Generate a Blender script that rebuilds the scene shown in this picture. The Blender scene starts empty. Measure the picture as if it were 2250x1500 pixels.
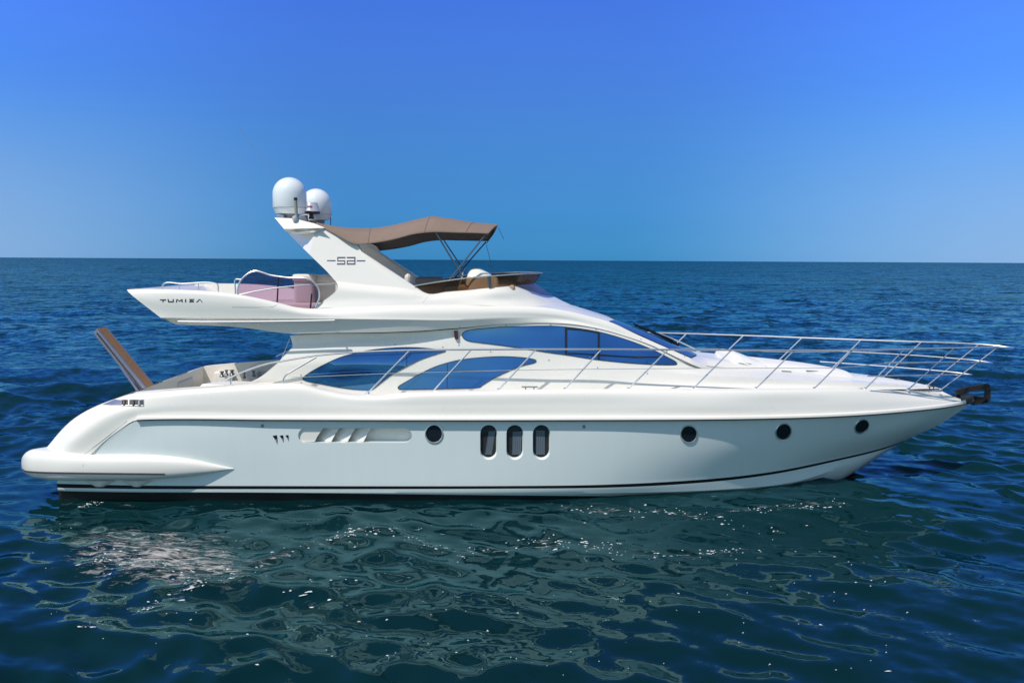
import bpy, bmesh, math, random
import numpy as np
from mathutils import Vector, Matrix
from mathutils.bvhtree import BVHTree
from mathutils.geometry import delaunay_2d_cdt

SC = bpy.context.scene
COL = SC.collection

# ------------------------------------------------------------------ camera
CAM_D, CAM_H, FPX = 18.8, 4.25, 2068.0          # metres to the keel line, metres above the sea, focal length (photo px)
YAW, PITCH, ROLL = math.radians(1.5), math.atan((750 - 571) / FPX), math.radians(0.31)
C0 = Vector((0, -CAM_D, CAM_H))
fw = Vector((math.sin(YAW) * math.cos(PITCH), math.cos(YAW) * math.cos(PITCH), -math.sin(PITCH)))
r0 = Vector((math.cos(YAW), -math.sin(YAW), 0))
u0 = r0.cross(fw)
rt = r0 * math.cos(ROLL) + u0 * math.sin(ROLL)
up = u0 * math.cos(ROLL) - r0 * math.sin(ROLL)
cam = bpy.data.cameras.new('camera')
cam.sensor_width = 36.0
cam.lens = 36.0 * FPX / 2250.0
cam.clip_start = 0.1
cam.clip_end = 60000
camo = bpy.data.objects.new('camera', cam)
COL.objects.link(camo)
camo.matrix_world = Matrix(((rt.x, up.x, -fw.x, C0.x), (rt.y, up.y, -fw.y, C0.y), (rt.z, up.z, -fw.z, C0.z), (0, 0, 0, 1)))
SC.camera = camo

# ------------------------------------------------------------------ light
SUN_DIR = Vector((-0.38, -0.41, 0.83)).normalized()       # towards the sun
SUN_EL = math.asin(SUN_DIR.z)
SUN_AZ = math.atan2(SUN_DIR.x, SUN_DIR.y)
w = bpy.data.worlds.new('World')
SC.world = w
w.use_nodes = True
nt = w.node_tree
nt.nodes.clear()
n_out = nt.nodes.new('ShaderNodeOutputWorld')
n_bg = nt.nodes.new('ShaderNodeBackground')
n_bg.inputs['Strength'].default_value = 0.10
n_sky = nt.nodes.new('ShaderNodeTexSky')
n_sky.sky_type = 'NISHITA'
n_sky.sun_disc = False
n_sky.sun_elevation = SUN_EL
n_sky.sun_rotation = SUN_AZ
n_sky.air_density = 1.0
n_sky.dust_density = 0.2
n_sky.ozone_density = 3.0
n_tc = nt.nodes.new('ShaderNodeTexCoord')
n_sep = nt.nodes.new('ShaderNodeSeparateXYZ')
nt.links.new(n_tc.outputs['Generated'], n_sep.inputs[0])
n_ramp = nt.nodes.new('ShaderNodeValToRGB')
n_ramp.color_ramp.interpolation = 'LINEAR'
TINT = [(0.0, (0.07, 0.385, 1.10)), (0.034, (0.088, 0.372, 0.95)), (0.081, (0.145, 0.43, 0.92)), (0.128, (0.205, 0.505, 1.03)), (0.173, (0.262, 0.555, 1.20)),
        (0.216, (0.31, 0.61, 1.40)), (0.27, (0.35, 0.65, 1.60)), (0.42, (0.55, 0.72, 1.35)), (0.65, (0.85, 0.95, 1.05)), (1.0, (1.0, 1.0, 1.0))]
cr = n_ramp.color_ramp
while len(cr.elements) < len(TINT):
    cr.elements.new(0.5)
for e, (p, c) in zip(cr.elements, TINT):
    e.position = p
    e.color = (*c, 1)
nt.links.new(n_sep.outputs['Z'], n_ramp.inputs[0])
n_mul = nt.nodes.new('ShaderNodeMix')
n_mul.data_type = 'RGBA'
n_mul.blend_type = 'MULTIPLY'
n_mul.inputs[0].default_value = 1.0
nt.links.new(n_sky.outputs[0], n_mul.inputs[6])
# towards the sun, behind the viewer, the sky is whiter
n_back = nt.nodes.new('ShaderNodeMapRange'); n_back.interpolation_type = 'SMOOTHSTEP'
n_back.inputs['From Min'].default_value = 0.35; n_back.inputs['From Max'].default_value = -0.35
nt.links.new(n_sep.outputs['Y'], n_back.inputs[0])
n_tint = nt.nodes.new('ShaderNodeMix'); n_tint.data_type = 'RGBA'
n_tint.inputs[7].default_value = (1.02, 1.02, 0.93, 1)
nt.links.new(n_back.outputs[0], n_tint.inputs[0]); nt.links.new(n_ramp.outputs[0], n_tint.inputs[6])
nt.links.new(n_tint.outputs[2], n_mul.inputs[7])
# the sky pales towards the left and right of the view, most of all low down
n_abs = nt.nodes.new('ShaderNodeMath'); n_abs.operation = 'ABSOLUTE'
nt.links.new(n_sep.outputs['X'], n_abs.inputs[0])
n_side = nt.nodes.new('ShaderNodeMapRange'); n_side.interpolation_type = 'SMOOTHSTEP'
n_side.inputs['From Min'].default_value = 0.12; n_side.inputs['From Max'].default_value = 0.56
nt.links.new(n_abs.outputs[0], n_side.inputs[0])
n_low = nt.nodes.new('ShaderNodeMapRange'); n_low.interpolation_type = 'SMOOTHSTEP'
n_low.inputs['From Min'].default_value = 0.0; n_low.inputs['From Max'].default_value = 0.19
n_low.inputs['To Min'].default_value = 0.74; n_low.inputs['To Max'].default_value = 0.0
nt.links.new(n_sep.outputs['Z'], n_low.inputs[0])
n_f = nt.nodes.new('ShaderNodeMath'); n_f.operation = 'MULTIPLY'
nt.links.new(n_side.outputs[0], n_f.inputs[0]); nt.links.new(n_low.outputs[0], n_f.inputs[1])
n_br = nt.nodes.new('ShaderNodeMath'); n_br.operation = 'MULTIPLY_ADD'; n_br.inputs[1].default_value = 0.38; n_br.inputs[2].default_value = 0.98
nt.links.new(n_side.outputs[0], n_br.inputs[0])
n_sc = nt.nodes.new('ShaderNodeVectorMath'); n_sc.operation = 'SCALE'
nt.links.new(n_mul.outputs[2], n_sc.inputs[0]); nt.links.new(n_br.outputs[0], n_sc.inputs['Scale'])
n_pale = nt.nodes.new('ShaderNodeMix'); n_pale.data_type = 'RGBA'
n_pale.inputs[7].default_value = (3.3, 4.9, 7.6, 1)
nt.links.new(n_f.outputs[0], n_pale.inputs[0]); nt.links.new(n_sc.outputs[0], n_pale.inputs[6])
nt.links.new(n_pale.outputs[2], n_bg.inputs['Color'])
nt.links.new(n_bg.outputs[0], n_out.inputs[0])

sun = bpy.data.lights.new('sun', 'SUN')
sun.energy = 4.0
sun.angle = math.radians(0.5)
sun.color = (1.0, 0.94, 0.86)
suno = bpy.data.objects.new('sun', sun)
COL.objects.link(suno)
suno.rotation_euler = (-SUN_DIR).to_track_quat('-Z', 'Y').to_euler()

SC.view_settings.view_transform = 'Standard'
SC.view_settings.look = 'None'
SC.view_settings.exposure = 0.0
SC.view_settings.gamma = 1.0
SC.view_settings.use_curve_mapping = False

# ------------------------------------------------------------------ helpers
def U(px, py, Y):
    d = fw * FPX + rt * (px - 1125) + up * (750 - py)
    return C0 + d * ((Y + CAM_D) / d.y)

def ray(px, py):
    return (fw * FPX + rt * (px - 1125) + up * (750 - py)).normalized()

def pchip(x, y, xi):
    x = np.asarray(x, float); y = np.asarray(y, float)
    if y.ndim == 1:
        y = y[:, None]
    n = len(x)
    if n == 2:
        t = ((xi - x[0]) / (x[1] - x[0]))[:, None]
        return y[0] + (y[1] - y[0]) * t
    h = np.diff(x)[:, None]
    dl = np.diff(y, axis=0) / h
    d = np.zeros_like(y)
    w1 = 2 * h[1:] + h[:-1]; w2 = h[1:] + 2 * h[:-1]
    with np.errstate(divide='ignore', invalid='ignore'):
        hm = (w1 + w2) / (w1 / dl[:-1] + w2 / dl[1:])
    d[1:-1] = np.where(dl[:-1] * dl[1:] > 0, hm, 0)
    # softer than strict pchip: blend with centred slope for roundness
    d[0] = dl[0]; d[-1] = dl[-1]
    cen = (h[1:] * dl[:-1] + h[:-1] * dl[1:]) / (h[1:] + h[:-1])
    d[1:-1] = 0.35 * d[1:-1] + 0.65 * cen
    k = np.clip(np.searchsorted(x, xi, side='right') - 1, 0, n - 2)
    hk = (x[k + 1] - x[k])[:, None]
    t = ((xi - x[k])[:, None]) / hk
    return ((2 * t**3 - 3 * t**2 + 1) * y[k] + (t**3 - 2 * t**2 + t) * hk * d[k]
            + (-2 * t**3 + 3 * t**2) * y[k + 1] + (t**3 - t**2) * hk * d[k + 1])

def row(pts, n, ends=0.35):
    """pts: (px, py, Y) with px increasing -> n points along the curve in the world."""
    p = np.array(pts, float)
    s = np.linspace(0, 1, n)
    s = (1 - ends) * s + ends * (0.5 - 0.5 * np.cos(math.pi * s))
    xi = p[0, 0] + (p[-1, 0] - p[0, 0]) * s
    q = pchip(p[:, 0], p[:, 1:], xi)
    return np.array([U(x, a, b) for x, (a, b) in zip(xi, q)])

def curve(pts, n):
    """free curve through (px, py, Y) points by chord length."""
    p = np.array(pts, float)
    c = np.concatenate([[0], np.cumsum(np.linalg.norm(np.diff(p[:, :2], axis=0), axis=1) + 1e-6)])
    q = pchip(c, p, np.linspace(0, c[-1], n))
    return [U(*a) for a in q]

def offs(pts, dy, dY):
    return [(a, b + dy, (c + dY if abs(c) > 1e-6 else c)) for a, b, c in pts]

def loft(rows, sub=4):
    R = np.array(rows)                       # k, n, 3
    if sub <= 1:
        return R
    k = len(R)
    ch = np.linalg.norm(np.diff(R, axis=0), axis=2).mean(axis=1)
    c = np.concatenate([[0], np.cumsum(ch + 1e-5)])
    ti = np.concatenate([np.linspace(c[i], c[i + 1], sub, endpoint=False) for i in range(k - 1)] + [[c[-1]]])
    flat = pchip(c, R.reshape(k, -1), ti)
    return flat.reshape(len(ti), R.shape[1], 3)

class MB:
    def __init__(s):
        s.v = []; s.f = []; s.m = []
    def grid(s, G, mirror=False, mat=0, closed=False):
        G = np.asarray(G)
        for sg in ((1, -1) if mirror else (1,)):
            b = len(s.v)
            k, n = G.shape[:2]
            for i in range(k):
                for j in range(n):
                    s.v.append((G[i, j, 0], G[i, j, 1] * sg, G[i, j, 2]))
            for i in range(k - 1):
                for j in range(n if closed else n - 1):
                    j2 = (j + 1) % n
                    q = (b + i * n + j, b + i * n + j2, b + (i + 1) * n + j2, b + (i + 1) * n + j)
                    s.f.append(q if sg == 1 else q[::-1]); s.m.append(mat)
        return s
    def strip(s, A, B, mat=0):
        return s.grid(np.array([np.asarray(A), np.asarray(B)]), mat=mat)
    def cross(s, A, mat=0, seg=6):
        """surface from a near-side row straight across to its mirror."""
        A = np.asarray(A)
        rows = []
        for t in np.linspace(1, -1, seg):
            B = A.copy(); B[:, 1] = A[:, 1] * t
            rows.append(B)
        return s.grid(np.array(rows), mat=mat)
    def poly(s, pts, mat=0, mirror=False):
        for sg in ((1, -1) if mirror else (1,)):
            b = len(s.v)
            s.v += [(p[0], p[1] * sg, p[2]) for p in pts]
            r = tuple(range(b, b + len(pts)))
            s.f.append(r if sg == 1 else r[::-1]); s.m.append(mat)
        return s
    def tube(s, pts, r, seg=8, mat=0, mirror=False, r1=None):
        P = [Vector(p) for p in pts]
        n = len(P)
        rings = []
        prev = None
        for i in range(n):
            t = (P[min(i + 1, n - 1)] - P[max(i - 1, 0)]).normalized()
            a = prev if prev is not None else (Vector((0, 0, 1)) if abs(t.z) < 0.9 else Vector((1, 0, 0)))
            b1 = (a - t * a.dot(t)).normalized()
            prev = b1
            b2 = t.cross(b1)
            rr = r if r1 is None else r + (r1 - r) * i / (n - 1)
            rings.append([P[i] + (b1 * math.cos(q) + b2 * math.sin(q)) * rr for q in np.linspace(0, 2 * math.pi, seg, endpoint=False)])
        s.grid(np.array([[tuple(p) for p in ring] for ring in rings]), mirror=mirror, mat=mat, closed=True)
        for ring in (rings[0][::-1], rings[-1]):
            s.poly([tuple(p) for p in ring], mat=mat, mirror=mirror)
        return s
    def lathe(s, c, prof, seg=40, mat=0):
        c = Vector(c)
        G = [[(c.x + r * math.cos(q), c.y + r * math.sin(q), c.z + z) for q in np.linspace(0, 2 * math.pi, seg, endpoint=False)] for r, z in prof]
        return s.grid(np.array(G), mat=mat, closed=True)
    def box(s, lo, hi, bevel=0.0, mat=0, M=None, seg=3):
        bm = bmesh.new()
        bmesh.ops.create_cube(bm, size=1)
        lo = Vector(lo); hi = Vector(hi)
        for v in bm.verts:
            v.co = Vector((lo[i] + (v.co[i] + 0.5) * (hi[i] - lo[i]) for i in range(3)))
        if bevel:
            bmesh.ops.bevel(bm, geom=bm.edges[:], offset=bevel, segments=seg, profile=0.5, affect='EDGES')
        b = len(s.v)
        bm.verts.index_update()
        for v in bm.verts:
            s.v.append(tuple(M @ v.co) if M else tuple(v.co))
        for f in bm.faces:
            s.f.append(tuple(b + v.index for v in f.verts)); s.m.append(mat)
        bm.free()
        return s
    def build(s, name, mats, parent=None, smooth=True, merge=2e-4, sharp=38, recalc=True):
        me = bpy.data.meshes.new(name)
        me.from_pydata([tuple(map(float, v)) for v in s.v], [], s.f)
        for m in (mats if isinstance(mats, (list, tuple)) else [mats]):
            me.materials.append(m)
        me.polygons.foreach_set('material_index', s.m)
        bm = bmesh.new(); bm.from_mesh(me)
        if merge:
            bmesh.ops.remove_doubles(bm, verts=bm.verts[:], dist=merge)
        if recalc:
            bmesh.ops.recalc_face_normals(bm, faces=bm.faces[:])
        bm.to_mesh(me); bm.free()
        if smooth:
            me.shade_smooth()
            me.set_sharp_from_angle(angle=math.radians(sharp))
        me.update()
        o = bpy.data.objects.new(name, me)
        COL.objects.link(o)
        if parent:
            o.parent = parent
        return o

def bvh_of(*objs):
    V = []; F = []
    for o in objs:
        b = len(V)
        V += [tuple(v.co) for v in o.data.vertices]
        F += [tuple(b + i for i in p.vertices) for p in o.data.polygons]
    return BVHTree.FromPolygons(V, F)

def on(bvh, px, py, off=0.0):
    d = ray(px, py)
    loc, nor, _, _ = bvh.ray_cast(C0, d)
    if loc is None:
        loc, nor, _, _ = bvh.find_nearest(U(px, py, -2.0))
    if nor.dot(d) > 0:
        nor = -nor
    return loc + nor * off, nor

def closed_smooth(pts, k=6):
    p = np.array(pts, float); n = len(p); out = []
    for i in range(n):
        a, b, c, d = p[i - 1], p[i], p[(i + 1) % n], p[(i + 2) % n]
        for t in np.linspace(0, 1, k, endpoint=False):
            out.append(0.5 * ((2 * b) + (-a + c) * t + (2 * a - 5 * b + 4 * c - d) * t * t + (-a + 3 * b - 3 * c + d) * t**3))
    return out

def inside(p, poly):
    x, y = p; c = False; n = len(poly)
    for i in range(n):
        x1, y1 = poly[i]; x2, y2 = poly[i - 1]
        if (y1 > y) != (y2 > y) and x < (x2 - x1) * (y - y1) / (y2 - y1) + x1:
            c = not c
    return c

def tri2d(poly, step):
    poly = [tuple(map(float, p)) for p in poly]
    n = len(poly)
    xs = [p[0] for p in poly]; ys = [p[1] for p in poly]
    pts = [Vector(p) for p in poly]
    x = min(xs) + step * 0.5
    while x < max(xs):
        y = min(ys) + step * 0.5
        while y < max(ys):
            if inside((x, y), poly) and min((x - a)**2 + (y - b)**2 for a, b in poly) > (0.4 * step)**2:
                pts.append(Vector((x, y)))
            y += step
        x += step
    r = delaunay_2d_cdt(pts, [(i, (i + 1) % n) for i in range(n)], [], 1, 1e-5)
    return r[0], r[2], n

def patch(mb, bvh, poly, off=0.006, step=8, skirt=0.012, mat=0):
    vs, fs, n = tri2d(poly, step)
    b = len(mb.v)
    for v in vs:
        mb.v.append(tuple(on(bvh, v.x, v.y, off)[0]))
    for f in fs:
        mb.f.append(tuple(b + i for i in f)); mb.m.append(mat)
    if skirt:
        ring = [on(bvh, x, y, off)[0] for x, y in poly]
        back = [on(bvh, x, y, off - skirt)[0] for x, y in poly]
        mb.grid(np.array([[tuple(p) for p in ring], [tuple(p) for p in back]]), mat=mat, closed=True)
    return mb

def outline(mb, bvh, poly, r, off=0.004, mat=0, seg=6):
    P = [on(bvh, x, y, off)[0] for x, y in poly]
    P = P + [P[0], P[1]]
    return mb.tube(P, r, seg=seg, mat=mat)

def tag(o, label, cat=None, group=None, kind=None):
    if label: o['label'] = label
    if cat: o['category'] = cat
    if group: o['group'] = group
    if kind: o['kind'] = kind
    return o

# ------------------------------------------------------------------ materials
def mat(name, base, rough=0.4, metal=0.0, coat=0.0, spec=0.5, var=0.0, vscale=3.0, ior=None, rvar=0.0):
    m = bpy.data.materials.new(name); m.use_nodes = True
    t = m.node_tree; b = t.nodes['Principled BSDF']
    b.inputs['Base Color'].default_value = (*base, 1)
    b.inputs['Roughness'].default_value = rough
    b.inputs['Metallic'].default_value = metal
    b.inputs['Coat Weight'].default_value = coat
    b.inputs['Specular IOR Level'].default_value = spec
    if ior: b.inputs['IOR'].default_value = ior
    if var or rvar:
        tc = t.nodes.new('ShaderNodeTexCoord')
        nz = t.nodes.new('ShaderNodeTexNoise'); nz.inputs['Scale'].default_value = vscale; nz.inputs['Detail'].default_value = 5
        t.links.new(tc.outputs['Object'], nz.inputs['Vector'])
        if var:
            mx = t.nodes.new('ShaderNodeMix'); mx.data_type = 'RGBA'
            mx.inputs[6].default_value = (*[c * (1 - var) for c in base], 1)
            mx.inputs[7].default_value = (*[min(1, c * (1 + var)) for c in base], 1)
            t.links.new(nz.outputs[0], mx.inputs[0]); t.links.new(mx.outputs[2], b.inputs['Base Color'])
        if rvar:
            mr = t.nodes.new('ShaderNodeMapRange')
            mr.inputs['To Min'].default_value = max(0.02, rough - rvar); mr.inputs['To Max'].default_value = rough + rvar
            t.links.new(nz.outputs[0], mr.inputs[0]); t.links.new(mr.outputs[0], b.inputs['Roughness'])
    return m

WHITE = mat('gelcoat_white', (0.815, 0.782, 0.722), 0.28, coat=0.3, var=0.02, vscale=0.7, rvar=0.05)
def streaks(m, base, amt):
    t = m.node_tree; b = t.nodes['Principled BSDF']
    tc = t.nodes.new('ShaderNodeTexCoord'); mp = t.nodes.new('ShaderNodeMapping'); mp.inputs['Scale'].default_value = (4.0, 1.0, 0.35)
    nz = t.nodes.new('ShaderNodeTexNoise'); nz.inputs['Scale'].default_value = 1.6; nz.inputs['Detail'].default_value = 8; nz.inputs['Roughness'].default_value = 0.65
    t.links.new(tc.outputs['Object'], mp.inputs[0]); t.links.new(mp.outputs[0], nz.inputs['Vector'])
    mx = t.nodes.new('ShaderNodeMix'); mx.data_type = 'RGBA'
    mx.inputs[6].default_value = (*[c * (1 - amt) for c in base], 1); mx.inputs[7].default_value = (*[min(1, c * (1 + amt)) for c in base], 1)
    t.links.new(nz.outputs[0], mx.inputs[0])
    for l in list(b.inputs['Base Color'].links): t.links.remove(l)
    t.links.new(mx.outputs[2], b.inputs['Base Color'])
HULLW = mat('hull_white', (0.722, 0.786, 0.776), 0.16, coat=0.6, var=0.03, vscale=0.5, rvar=0.06)  # faint teal in the white stands in for light bounced off the water
streaks(HULLW, (0.722, 0.786, 0.776), 0.03)
DOME = mat('dome_white', (0.76, 0.80, 0.83), 0.25, coat=0.4)
CREAM = mat('cream_gelcoat', (0.78, 0.73, 0.66), 0.45, var=0.04)
VINYL = mat('cream_vinyl', (0.66, 0.61, 0.54), 0.5, var=0.05, vscale=6)
VINYLG = mat('grey_vinyl', (0.30, 0.29, 0.29), 0.5, var=0.06, vscale=6)
STEEL = mat('polished_steel', (0.80, 0.80, 0.80), 0.30, metal=0.85)
DSTEEL = mat('dark_grey_steel', (0.20, 0.23, 0.27), 0.3, metal=0.8)
BLACK = mat('black_paint', (0.008, 0.008, 0.010), 0.3)
ANTIF = mat('antifouling', (0.012, 0.013, 0.015), 0.6, var=0.3)
RUBBER = mat('dark_rubber', (0.05, 0.04, 0.042), 0.5)
GREY = mat('grey_paint', (0.22, 0.23, 0.26), 0.4)
LILAC = mat('grey_lilac_metal', (0.34, 0.34, 0.44), 0.3, metal=0.6, var=0.1)
GLASS = mat('blue_mirror_glass', (0.058, 0.205, 0.52), 0.03, metal=0.85, coat=0.3, var=0.22, vscale=1.4)
WGLASS = mat('windscreen_glass', (0.018, 0.06, 0.115), 0.03, metal=0.6, coat=0.05, var=0.2, vscale=1.4)
DGLASS = mat('dark_glass', (0.012, 0.016, 0.022), 0.05, spec=0.6)
OGLASS = mat('brown_grey_glass', (0.035, 0.034, 0.034), 0.05, spec=0.7)
FRAME = mat('window_frame_black', (0.012, 0.018, 0.03), 0.3)
CANVAS = mat('brown_canvas', (0.235, 0.172, 0.140), 0.85, var=0.08, vscale=9, spec=0.2)
_t = CANVAS.node_tree; _b = _t.nodes['Principled BSDF']; _n = _t.nodes.new('ShaderNodeTexNoise'); _n.inputs['Scale'].default_value = 2.2; _n.inputs['Detail'].default_value = 6
_u = _t.nodes.new('ShaderNodeBump'); _u.inputs['Strength'].default_value = 0.35; _u.inputs['Distance'].default_value = 0.05
_c = _t.nodes.new('ShaderNodeTexCoord'); _t.links.new(_c.outputs['Object'], _n.inputs['Vector']); _t.links.new(_n.outputs[0], _u.inputs['Height']); _t.links.new(_u.outputs[0], _b.inputs['Normal'])
TEAK = mat('teak', (0.37, 0.195, 0.072), 0.6, var=0.35, vscale=40)
RUST = mat('galvanised_dark_iron', (0.013, 0.011, 0.011), 0.55, var=0.5, vscale=14)
TAN = mat('tan_panel', (0.42, 0.29, 0.16), 0.5)
LETTER = mat('dark_lettering', (0.05, 0.05, 0.06), 0.35)
LETTERB = mat('blue_grey_lettering', (0.10, 0.11, 0.15), 0.3)
OLIVE = mat('mast_grey_green', (0.26, 0.26, 0.20), 0.5)
CURT = mat('curtain', (0.11, 0.14, 0.17), 0.35, var=0.0)
REDL = mat('red_lettering', (0.35, 0.03, 0.04), 0.5)
SEAM = mat('seam_sealant', (0.33, 0.33, 0.33), 0.6)

def tinted(name, col, ior=1.45, rough=0.02, haze=None):
    m = bpy.data.materials.new(name); m.use_nodes = True
    t = m.node_tree; t.nodes.clear()
    o = t.nodes.new('ShaderNodeOutputMaterial')
    tr = t.nodes.new('ShaderNodeBsdfTransparent'); tr.inputs[0].default_value = (*col, 1)
    g = t.nodes.new('ShaderNodeBsdfGlossy'); g.inputs['Roughness'].default_value = rough
    fr = t.nodes.new('ShaderNodeFresnel'); fr.inputs[0].default_value = ior
    mx = t.nodes.new('ShaderNodeMixShader')
    t.links.new(fr.outputs[0], mx.inputs[0]); t.links.new(tr.outputs[0], mx.inputs[1]); t.links.new(g.outputs[0], mx.inputs[2])
    last = mx
    if haze:
        df = t.nodes.new('ShaderNodeBsdfDiffuse'); df.inputs[0].default_value = (*haze[0], 1)
        m2 = t.nodes.new('ShaderNodeMixShader'); m2.inputs[0].default_value = haze[1]
        t.links.new(mx.outputs[0], m2.inputs[1]); t.links.new(df.outputs[0], m2.inputs[2]); last = m2
    t.links.new(last.outputs[0], o.inputs[0])
    return m

PURPLE = tinted('purple_acrylic', (0.56, 0.40, 0.56))
BROWNG = tinted('brown_acrylic', (0.48, 0.31, 0.19), ior=1.22, haze=((0.115, 0.072, 0.045), 0.5))

# ------------------------------------------------------------------ the sea
rng = np.random.default_rng(7)

def make_sea():
    def axis(core0, core1, d, grow, far):
        a = list(np.arange(core0, core1, d))
        s = d; x = core1
        while x < far:
            a.append(x); s = max(d, s * (1 + grow)); x += s
        a.append(far)
        return a
    xr = axis(0, 12.5, 0.062, 0.05, 14000)
    xs = np.array([-v for v in xr[:0:-1]] + xr)
    ys_f = axis(-16.5, 6, 0.055, 0.0, 6)[:-1]
    s = 0.055; y = 6.0
    while y < 14000:
        ys_f.append(y); s = max(s, min(s * 1.03, 0.012 * (y + CAM_D))); y += s
    ys_b = []; s = 0.055; y = -16.5
    while y > -3000:
        s *= 1.25; y -= s; ys_b.append(y)
    ys = np.array(ys_b[::-1] + list(ys_f) + [14000.0])
    X, Y = np.meshgrid(xs, ys)
    dx = np.gradient(xs)[None, :] + 0 * X
    dy = np.gradient(ys)[:, None] + 0 * X
    cell = np.maximum(dx, dy)
    Z = np.zeros_like(X); DX = np.zeros_like(X); DY = np.zeros_like(X)
    nw = 84
    lam = np.exp(rng.uniform(math.log(0.32), math.log(9.0), nw))
    for L in lam:
        k = 2 * math.pi / L
        th = math.radians(-105) + rng.normal(0, 0.95 if L < 1.6 else 0.45)
        sl = {0: 0.036, 1: 0.046, 2: 0.022, 3: 0.014}[int(min(3, max(0, np.digitize(L, [0.6, 1.2, 3.5]))))]
        a = sl / k * rng.uniform(0.6, 1.4)
        ph = rng.uniform(0, 2 * math.pi)
        cx, cy = math.cos(th), math.sin(th)
        fade = np.clip((L / cell - 2.5) / 3.5, 0, 1)
        p = k * (cx * X + cy * Y) + ph
        Z += fade * a * np.sin(p)
        c = fade * a * np.cos(p) * 0.8
        DX += cx * c; DY += cy * c
    # slow gust envelope so that calm and choppy patches alternate
    env = 0.85 + 0.28 * np.sin(0.31 * X + 0.11 * Y + 1.0) * np.sin(0.23 * Y - 0.13 * X + 0.4)
    # the water lies quieter in the lee along the hull
    lee = 1 - 0.62 * np.exp(-((np.abs(Y) - 2.0) / 1.2)**2) * (np.abs(X) < 9.5)
    far_side = 1 + 0.45 * np.clip((Y + 1) / 14, 0, 1)
    g = env * lee * far_side
    V = np.stack([X + DX * g, Y + DY * g, Z * g - 0.03], axis=-1).reshape(-1, 3)
    ny, nx = X.shape
    i = np.arange(ny - 1)[:, None] * nx + np.arange(nx - 1)[None, :]
    q = np.stack([i, i + 1, i + nx + 1, i + nx], axis=-1).reshape(-1, 4)
    me = bpy.data.meshes.new('sea')
    me.vertices.add(len(V)); me.vertices.foreach_set('co', V.astype(np.float32).ravel())
    me.loops.add(q.size); me.loops.foreach_set('vertex_index', q.astype(np.int32).ravel())
    me.polygons.add(len(q))
    me.polygons.foreach_set('loop_start', np.arange(0, q.size, 4, dtype=np.int32))
    me.update(calc_edges=True)
    me.shade_smooth()
    o = bpy.data.objects.new('sea', me); COL.objects.link(o)
    tag(o, None, kind='structure')
    return o, (xs, ys, V.reshape(ny, nx, 3))

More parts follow.
